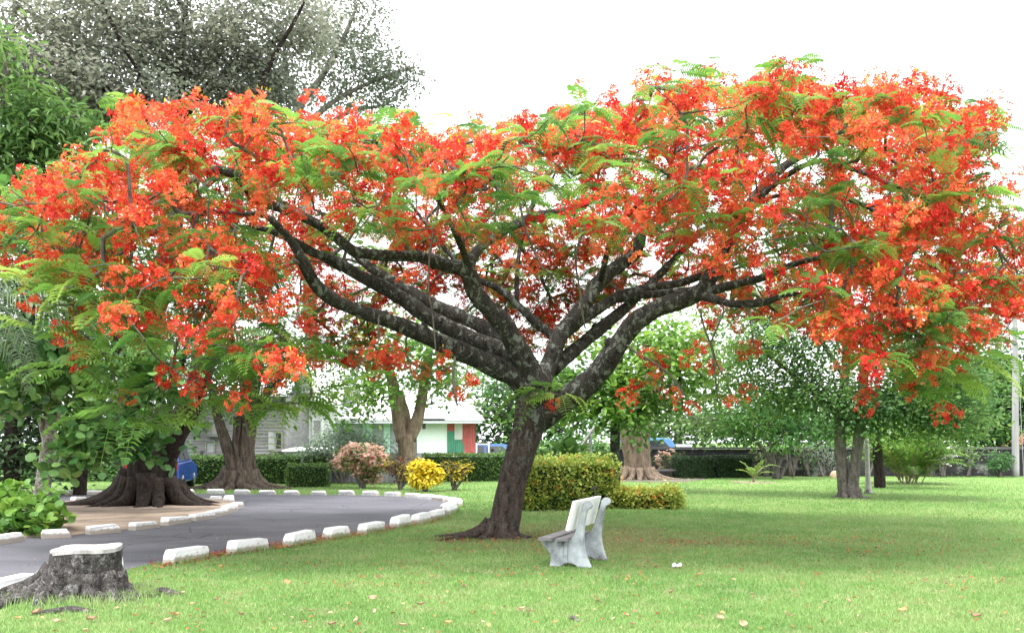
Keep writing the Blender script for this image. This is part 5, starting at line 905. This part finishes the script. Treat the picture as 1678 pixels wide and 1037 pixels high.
for dx in (-.5, .52):
    g = Geo(); g.box(b + (dx, 0, .145), (.16, .3, .29)); obj('leg', g, GRIME, t)
c = GY(968, 33); t = thing('wooden_prop', 'slanting grey pole and upright post under the leaves behind the tall flowering hedge', 'post', c); g = Geo(); l = limb([(938, 752, 33, 5), (962, 718, 33, 5), (975, 698, 33, 4.5)], .3); g.tube(l[:, :3], l[:, 3], 8); obj('slanting_pole', g, POLE, t, True)
g = Geo(); l = limb([(968, 800, 33, 5), (968, 750, 33, 5), (968, 705, 33, 4.5)], .3); g.tube(l[:, :3], l[:, 3], 8); obj('post', g, POLE, t, True)
# ================================================================== HOUSES
def clap(g, x0, x1, y, z0, z1, pitch=.14, tint=.5):
    z = z0
    while z < z1 - .01:
        h = min(pitch, z1 - z); g.add([(x0, y - .022, z), (x1, y - .022, z), (x1, y, z + h), (x0, y, z + h), (x0, y, z), (x1, y, z)], [np.array([(0, 1, 2, 3), (4, 5, 1, 0)])], tint + rng.normal(0, .15)); z += pitch
def corr(g, x0, x1, y, z0, z1, pitch=.09, amp=.02, tint=.5):
    n = int((x1 - x0) / pitch * 4) + 2; xs = np.linspace(x0, x1, n); ys = y + amp * np.sin((xs - x0) / pitch * 2 * math.pi)
    V = np.concatenate([np.c_[xs, ys, np.full(n, z0)], np.c_[xs, ys, np.full(n, z1)]]); i = np.arange(n - 1); g.add(V, [np.stack([i, i + 1, i + 1 + n, i + n], -1)], tint)
def X(px, Y): return (px - CX) * Y / FPX
def Z(py, Y): return EYE - (py - HOR) * Y / FPX
GREYW = nmat('grey_boards', [(.3, (.13, .127, .132)), (.55, (.21, .205, .21)), (.8, (.29, .285, .285))], 2.2, 8, .9, 40, .3, .01, (.3, 1, 6))
WWALL = nmat('white_wall', [(.3, (.68, .70, .72)), (.6, (.80, .81, .82))], 1.2, 6, .8, 30, .15, .01)
TIN = nmat('pale_tin_roof', [(.3, (.55, .55, .58)), (.7, (.74, .74, .76))], .8, 7, .5, 20, .1, .01)
DARKW = flat('dark_opening', (.035, .032, .032), .7)
SHUT = flat('grey_shutter', (.36, .36, .38), .8)
# weathered timber house
Y = 42.; t = thing('timber_house', 'weathered grey clapboard house behind the long clipped hedge', 'house', (X(370, Y), Y + 2.5, 0)); x0, x1 = X(300, Y), X(467, Y); zt = Z(648, Y)
g = Geo(); clap(g, x0, x1, Y, .2, zt); g.box(((x0 + x1) / 2, Y + 2.5, zt / 2), (x1 - x0 - .02, 4.96, zt - .02)); obj('wall', g, GREYW, t)
g = Geo()
for xx in (x0, x1): g.box((xx, Y - .01, zt / 2), (.12, .1, zt))
obj('corner_board', g, GREYW, t)
g = Geo(); ym = Y + 2.5; g.prism([(-3.1, -.05), (0, 1.5), (3.1, -.05), (3.1, .02), (0, 1.58), (-3.1, .02)], (x0 - .3, ym, zt), (0, 1, 0), (0, 0, 1), (x1 - x0 + .6, 0, 0)); obj('roof', g, TIN, t)
def window(par, xa, xb, y, za, zb_, fr=WWALL, pane=DARKW, louv=False, sill=True):
    g = Geo(); w = .07
    for c, s in (((xa, (za + zb_) / 2), (w, zb_ - za + w)), ((xb, (za + zb_) / 2), (w, zb_ - za + w)), (((xa + xb) / 2, za), (xb - xa - w, w)), (((xa + xb) / 2, zb_), (xb - xa - w, w))): g.box((c[0], y - .03, c[1]), (s[0], .08, s[1]))
    o = obj('window', g, fr, par); g = Geo()
    if louv:
        for zz in np.arange(za + .09, zb_ - .04, .11): g.box(((xa + xb) / 2, y - .025, zz), (xb - xa - w - .01, .012, .1), rx=R(28))
    g.box(((xa + xb) / 2, y + .0, (za + zb_) / 2), (xb - xa - w, .012, zb_ - za - w)); obj('pane', g, pane, o)
    if sill: g = Geo(); g.box(((xa + xb) / 2, y - .07, za - .06), (xb - xa + .16, .14, .05)); obj('sill', g, fr, o)
    return o
window(t, X(452, Y), X(463, Y), Y - .03, Z(736, Y), Z(708, Y), GREYW)
g = Geo(); g.box((X(446, Y), Y - .06, Z(722, Y)), (.28, .03, .76), .25); o = obj('shutter', g, SHUT, t); o['label'] = 'grey shutter swung half open'
window(t, X(338, Y), X(352, Y), Y - .03, Z(742, Y), Z(722, Y), GREYW, SHUT); window(t, X(345, Y), X(362, Y), Y - .03, Z(712, Y), Z(690, Y), GREYW, flat('dusty_pane', (.3, .29, .26)))
g = Geo(); clap(g, X(309, Y), X(332, Y), Y - .35, .3, Z(738, Y)); g.box((X(320.5, Y), Y - .17, Z(738, Y) / 2 + .1), (X(332, Y) - X(309, Y), .32, Z(738, Y) - .22)); obj('lean_to', g, GREYW, t)
# white building
Y = 47.; t = thing('white_building', 'bright white building between the timber house and the green house', 'house', (X(510, Y), Y + 3, 0)); x0, x1 = X(466, Y), X(548, Y); zt = Z(660, Y); g = Geo(); g.box(((x0 + x1) / 2, Y + 3, zt / 2), (x1 - x0, 6, zt)); obj('wall', g, WWALL, t)
g = Geo(); g.prism([(-3.6, -.1), (0, 2.1), (3.6, -.1), (3.6, 0), (0, 2.2), (-3.6, 0)], (x0 - .4, Y + 3, zt), (0, 1, 0), (0, 0, 1), (x1 - x0 + .8, 0, 0)); obj('roof', g, flat('white_roof', (.78, .78, .79), .6), t)
g = Geo(); g.box(((x0 + x1) / 2, Y - .52, zt - .06), (x1 - x0 + .84, .06, .17)); obj('fascia', g, flat('brown_fascia', (.36, .29, .25), .8), t)
window(t, X(513, Y), X(527, Y), Y - .002, Z(718, Y), Z(688, Y), WWALL, flat('pale_louvre', (.55, .54, .54)), True); window(t, X(474, Y), X(482, Y), Y - .002, Z(700, Y), Z(682, Y), WWALL, flat('pale_louvre_b', (.6, .6, .6)), True)
# low shed
Y = 41.; t = thing('lean_to_shed', 'low blue-grey shed roofed in white beside the timber house', 'shed', (X(500, Y), Y + 1, 0)); x0, x1 = X(469, Y), X(532, Y); zt = Z(738, Y); g = Geo(); clap(g, x0, x1, Y, .1, zt, .16); g.box(((x0 + x1) / 2, Y + 1.02, zt / 2), (x1 - x0, 2, zt - .02)); obj('wall', g, flat('blue_grey_board', (.30, .32, .36), .8), t)
g = Geo(); g.prism([(-.35, -.04), (2.2, .08), (2.2, .14), (-.35, .02)], (x0 - .1, Y, zt), (0, 1, 0), (0, 0, 1), (x1 - x0 + .2, 0, 0)); obj('roof', g, TIN, t)
window(t, X(482, Y), X(488, Y), Y - .03, Z(752, Y), Z(744, Y), sill=False); window(t, X(491, Y), X(495, Y), Y - .03, Z(752, Y), Z(744, Y), sill=False)
# sheet fence
Y = 38.2; t = thing('sheet_fence', 'grey corrugated sheet fence behind the pink shrub', 'fence', (X(575, Y), Y, 0)); g = Geo(); corr(g, X(519, Y), X(692, Y), Y, .0, Z(742, Y), .18, .025); obj('sheet', g, nmat('galvanised', [(.3, (.24, .25, .29)), (.7, (.38, .39, .43))], 1.5, 7, .6, spec=.4), t, True)
for px in (528, 560, 620, 680):
    g = Geo(); g.box((X(px, Y), Y - .07, .62), (.09, .09, 1.24)); obj('post', g, POLE, t)
# pale green house with the painted panel
Y = 48.; t = thing('pale_green_house', 'pale green bungalow with hipped tin roof and a red and green corrugated panel', 'house', (X(660, Y), Y + 4, 0)); x0, x1 = X(540, Y), X(776, Y); zt = Z(686, Y); xm = X(683, Y)
MINT = nmat('mint_wall', [(.3, (.62, .72, .67)), (.7, (.74, .80, .77))], 1.2, 6, .8); MINTD = flat('mint_trim', (.40, .62, .50), .7)
g = Geo(); g.box(((xm + X(736, Y)) / 2, Y + 4, zt / 2), (X(736, Y) - xm, 8, zt)); g.box(((x0 + xm) / 2, Y + 4.9, zt / 2), (xm - x0 - .02, 6.2, zt - .01)); g.box(((X(736, Y) + x1) / 2, Y + 4.1, zt / 2 - .01), (x1 - X(736, Y) - .02, 7.8, zt - .04)); obj('wall', g, MINT, t)
g = Geo()
for (a0, a1, hh) in ((x0 - .5, xm + 1.4, 1.5), (xm - .2, x1 + .5, 1.15)):
    yb = Y + 9; yf = Y - .6; my = (yf + yb) / 2; q = min((a1 - a0) * .4, 2.4); V = [(a0, yf, zt), (a1, yf, zt), (a1, yb, zt), (a0, yb, zt), (a0 + q, my, zt + hh + .25), (a1 - q, my, zt + hh + .25)]
    V = V + [(x, y, z - .08) for x, y, z in V[:4]]; g.add(V, [np.array([(0, 1, 5, 4), (2, 3, 4, 5), (6, 7, 1, 0), (7, 8, 2, 1), (8, 9, 3, 2), (9, 6, 0, 3), (9, 8, 7, 6)]), np.array([(1, 2, 5), (3, 0, 4)])])
obj('roof', g, TIN, t)
g = Geo(); g.box(((x0 + x1) / 2, Y - .56, zt - .16), (x1 - x0 + .9, .05, .14)); obj('fascia', g, flat('grey_fascia', (.42, .44, .46), .7), t)
for px in (543, 562, 597, 605, 634, 660):
    g = Geo(); g.box((X(px, Y), Y, (zt - .3) / 2 + .2), (.13 if px not in (605, 634) else .3, .1, zt - .32)); obj('veranda_post', g, MINTD if px != 562 else GREYW, t)
g = Geo(); SCR = flat('grey_screen', (.30, .33, .34), .6)
for a0, a1 in ((565, 595), (608, 631), (638, 658), (662, 681)): g.box(((X(a0, Y) + X(a1, Y)) / 2, Y + .06, (zt + .9) / 2), (X(a1, Y) - X(a0, Y), .03, zt - .95))
obj('screen', g, SCR, t); g = Geo(); g.box(((x0 + xm) / 2, Y + .03, .48), (xm - x0, .12, .7)); obj('parapet', g, MINT, t)
window(t, X(691, Y), X(699, Y), Y - .002, Z(704, Y), Z(692, Y), WWALL, flat('vent_louvre', (.18, .18, .19)), True, False)
REDP = flat('red_tin', (.50, .13, .12), .7, var=.3, scale=3); GRNP = flat('green_tin', (.09, .29, .19), .7, var=.3, scale=3); zb0 = Z(745, Y); xl, xr = X(733, Y), X(779, Y); za, zc = Z(706, Y), Z(726, Y)
g = Geo(); corr(g, xl, X(745, Y), Y - .05, za, zt - .1); corr(g, X(758, Y), xr, Y - .05, zc, zt - .1); corr(g, X(761, Y), xr, Y - .05, zb0, zc); corr(g, X(745, Y), X(758, Y), Y - .05, Z(689, Y), zt - .1); o = obj('corrugated_panel', g, REDP, t); o['label'] = 'red corrugated sheets'
g = Geo(); corr(g, xl, X(745, Y), Y - .05, zb0, za); corr(g, X(745, Y), X(758, Y), Y - .05, zb0, Z(720, Y)); corr(g, X(758, Y), X(761, Y), Y - .05, zb0, zc); o = obj('corrugated_panel', g, GRNP, t); o['label'] = 'green corrugated sheets'
g = Geo(); g.box((X(751.5, Y), Y - .02, (Z(689, Y) + Z(720, Y)) / 2), (X(758, Y) - X(745, Y) - .01, .06, Z(689, Y) - Z(720, Y) - .01)); o = obj('door', g, flat('faded_board', (.52, .53, .50), .8), t); o['label'] = 'faded grey board in the painted panel'
g = Geo(); g.box(((x0 + x1) / 2, Y - .25, .5), (x1 - x0 + .3, .3, 1.0)); obj('plinth', g, flat('pale_plinth', (.6, .63, .6), .9), t)
# white gate frame beside it
Y = 46.; t = thing('gate_frame', 'white metal gate frame right of the red and green panel', 'gate', (X(795, Y), Y, 0)); g = Geo()
for px in (781, 801): g.box((X(px, Y), Y, .75), (.06, .06, 1.5))
for z in (.35, .95, 1.45): g.box((X(791, Y), Y, z), (X(801, Y) - X(781, Y) - .06, .05, .05))
obj('frame', g, WHITE, t)
# ================================================================== VEHICLES
GLASS = flat('tinted_glass', (.02, .022, .026), .08, spec=.6); TYRE = flat('tyre', (.02, .02, .02), .8); RIM = flat('rim', (.4, .4, .42), .35, .6); LRED = flat('tail_lens', (.5, .03, .02), .2); LWHT = flat('head_lens', (.7, .7, .72), .15)
def car(label, loc, rz, paint, L=4.2, W=1.7, H=1.5, cat='car', van=False, name='parked_car'):
    t = thing(name, label, cat, loc); c, s = math.cos(rz), math.sin(rz); ax = np.array([c, s, 0]); ay = np.array([-s, c, 0]); o = np.asarray(loc, float)
    w = lambda x, y, z: o + ax * x + ay * y + UPV * z
    h = L / 2; low = [(-h, .35), (-h + .02, .78), (-h + .1, .9), (h - 1.15 if not van else h - .3, .95), (h - .15, .78), (h, .6), (h, .32), (h - .25, .24), (-h + .25, .24)]
    cab = [(-h + .1, .9), (-h + .35, H - .06), (-h + .7, H), (.35 if not van else h - 1.0, H), (.65 if not van else h - .75, H - .05), (h - 1.2 if not van else h - .35, .95)]
    g = Geo(); g.prism(low, w(0, -W / 2, 0), ax, UPV, ay * W)
    n = len(cab); V = []
    for sg in (-1, 1):
        for x, z in cab: V.append(w(x, sg * (W / 2 - .02 - (.16 * (z - .9) / (H - .9))), z))
    i = np.arange(n); k = (i + 1) % n; g.add(np.array(V), [np.stack([i, i + n, k + n, k], -1), i[None], (i + n)[None, ::-1]])
    ob = obj('body', g, paint, t); m = ob.modifiers.new('soft_edges', 'BEVEL'); m.width = .05; m.segments = 3; m.limit_method = 'ANGLE'; m.angle_limit = R(25)
    ys = lambda z: W / 2 + .0 - .02 - .16 * (z - .9) / (H - .9) + .012
    z0, z1 = .98, H - .12; xa, xb, xc, xd = (-h + .42, -h + .55, .25, h - 1.45) if not van else (-h + .35, -h + .5, h - 1.1, h - .55); xm = (xa + xd) / 2 - .1
    for sg in (-1, 1):
        for q0, q1, r0, r1 in ((xa, xb, xm - .06, xm - .06), (xm + .06, xm + .06, xd, xc)):
            g = Geo(); g.add(np.array([w(q0, sg * ys(z0), z0), w(r0, sg * ys(z0), z0), w(r1, sg * ys(z1), z1), w(q1, sg * ys(z1), z1)]), [np.array([(0, 1, 2, 3)])]); obj('window', g, GLASS, t)
    g = Geo(); p, q = cab[0], cab[1]; f = lambda u: (p[0] + (q[0] - p[0]) * u - .045, p[1] + (q[1] - p[1]) * u); a, b_ = f(.15), f(.9); g.add(np.array([w(a[0], -W * .38, a[1]), w(a[0], W * .38, a[1]), w(b_[0], W * .34, b_[1]), w(b_[0], -W * .34, b_[1])]), [np.array([(0, 1, 2, 3)])]); obj('rear_window', g, GLASS, t)
    g = Geo(); p, q = cab[-1], cab[-2]; f = lambda u: (p[0] + (q[0] - p[0]) * u + .045, p[1] + (q[1] - p[1]) * u + .02); a, b_ = f(.12), f(.9); g.add(np.array([w(a[0], -W * .38, a[1]), w(a[0], W * .38, a[1]), w(b_[0], W * .34, b_[1]), w(b_[0], -W * .34, b_[1])]), [np.array([(0, 1, 2, 3)])]); obj('windscreen', g, GLASS, t)
    for sx in (-h + .8, h - .8):
        for sg in (-1, 1):
            cy_ = sg * (W / 2 - .1); g = Geo(); g.tube([w(sx, cy_ - .1, .31), w(sx, cy_ - .08, .31), w(sx, cy_ + .08, .31), w(sx, cy_ + .115, .31)], [.27, .31, .31, .27], 24); wh = obj('wheel', g, TYRE, t, True)
            g = Geo(); g.tube([w(sx, cy_ + sg * .1, .31), w(sx, cy_ + sg * .13, .31)], [.19, .16], 16); obj('rim', g, RIM, wh, True)
    for sg in (-1, 1):
        g = Geo(); g.box(w(-h - .0, sg * W * .42, .82), (.1, .2, .3), rz); obj('tail_light', g, LRED, t); g = Geo(); g.box(w(h - .12, sg * W * .38, .68), (.2, .3, .14), rz); obj('headlight', g, LWHT, t)
    for x, nm in ((-h - .02, 'rear_bumper'), (h - .02, 'front_bumper')): g = Geo(); g.box(w(x, 0, .45), (.14, W * .94, .2), rz); obj(nm, g, paint, t)
BLUE = flat('blue_paint', (.03, .09, .42), .25, .0, .5, .03); BLUE2 = flat('mid_blue_paint', (.06, .16, .42), .3, 0, .5, .03); SILV = flat('silver_paint', (.22, .26, .3), .3, .2, .5, .03)
car('blue car partly hidden behind the dark fig trunk, its red tail light showing', (X(259, 33), 33.4, 0), R(100), BLUE)
car('blue pickup with dark window seen over the boundary wall', (X(1078, 49), 49.8, 0), R(2), BLUE2, 4.6, 1.8, 1.74, 'pickup', name='pickup')
car('blue car beyond the gate frame, between panel and leaning trunk', (X(812, 50), 50.5, 0), R(8), BLUE2, 4.2, 1.7, 1.45)
car('grey car glimpsed over the wall right of the blue pickup', (X(1120, 51), 52.2, 0), R(80), SILV, 4.3, 1.7, 1.42)

for px, Y, lab, cl in ((900, 46, 'dark bushy shrub filling the gap behind the tall flowering hedge', [(870, 738, 30, 14, 12), (915, 735, 34, 16, 14), (950, 738, 30, 14, 10)]), (1000, 47, 'green bushy shrub between the slender dark trunk and the massive trunk', [(985, 735, 26, 14, 10), (1020, 738, 26, 12, 9)]), (80, 40, 'dark low shrub behind the far road at the left', [(60, 770, 60, 22, 20), (140, 772, 50, 20, 16), (210, 772, 40, 20, 12)])):
    shrub('background_shrub', lab, px, Y, [(-20, 740), (0, 730), (20, 740)], cl, FARG, OVAL, .22, 40, .4)
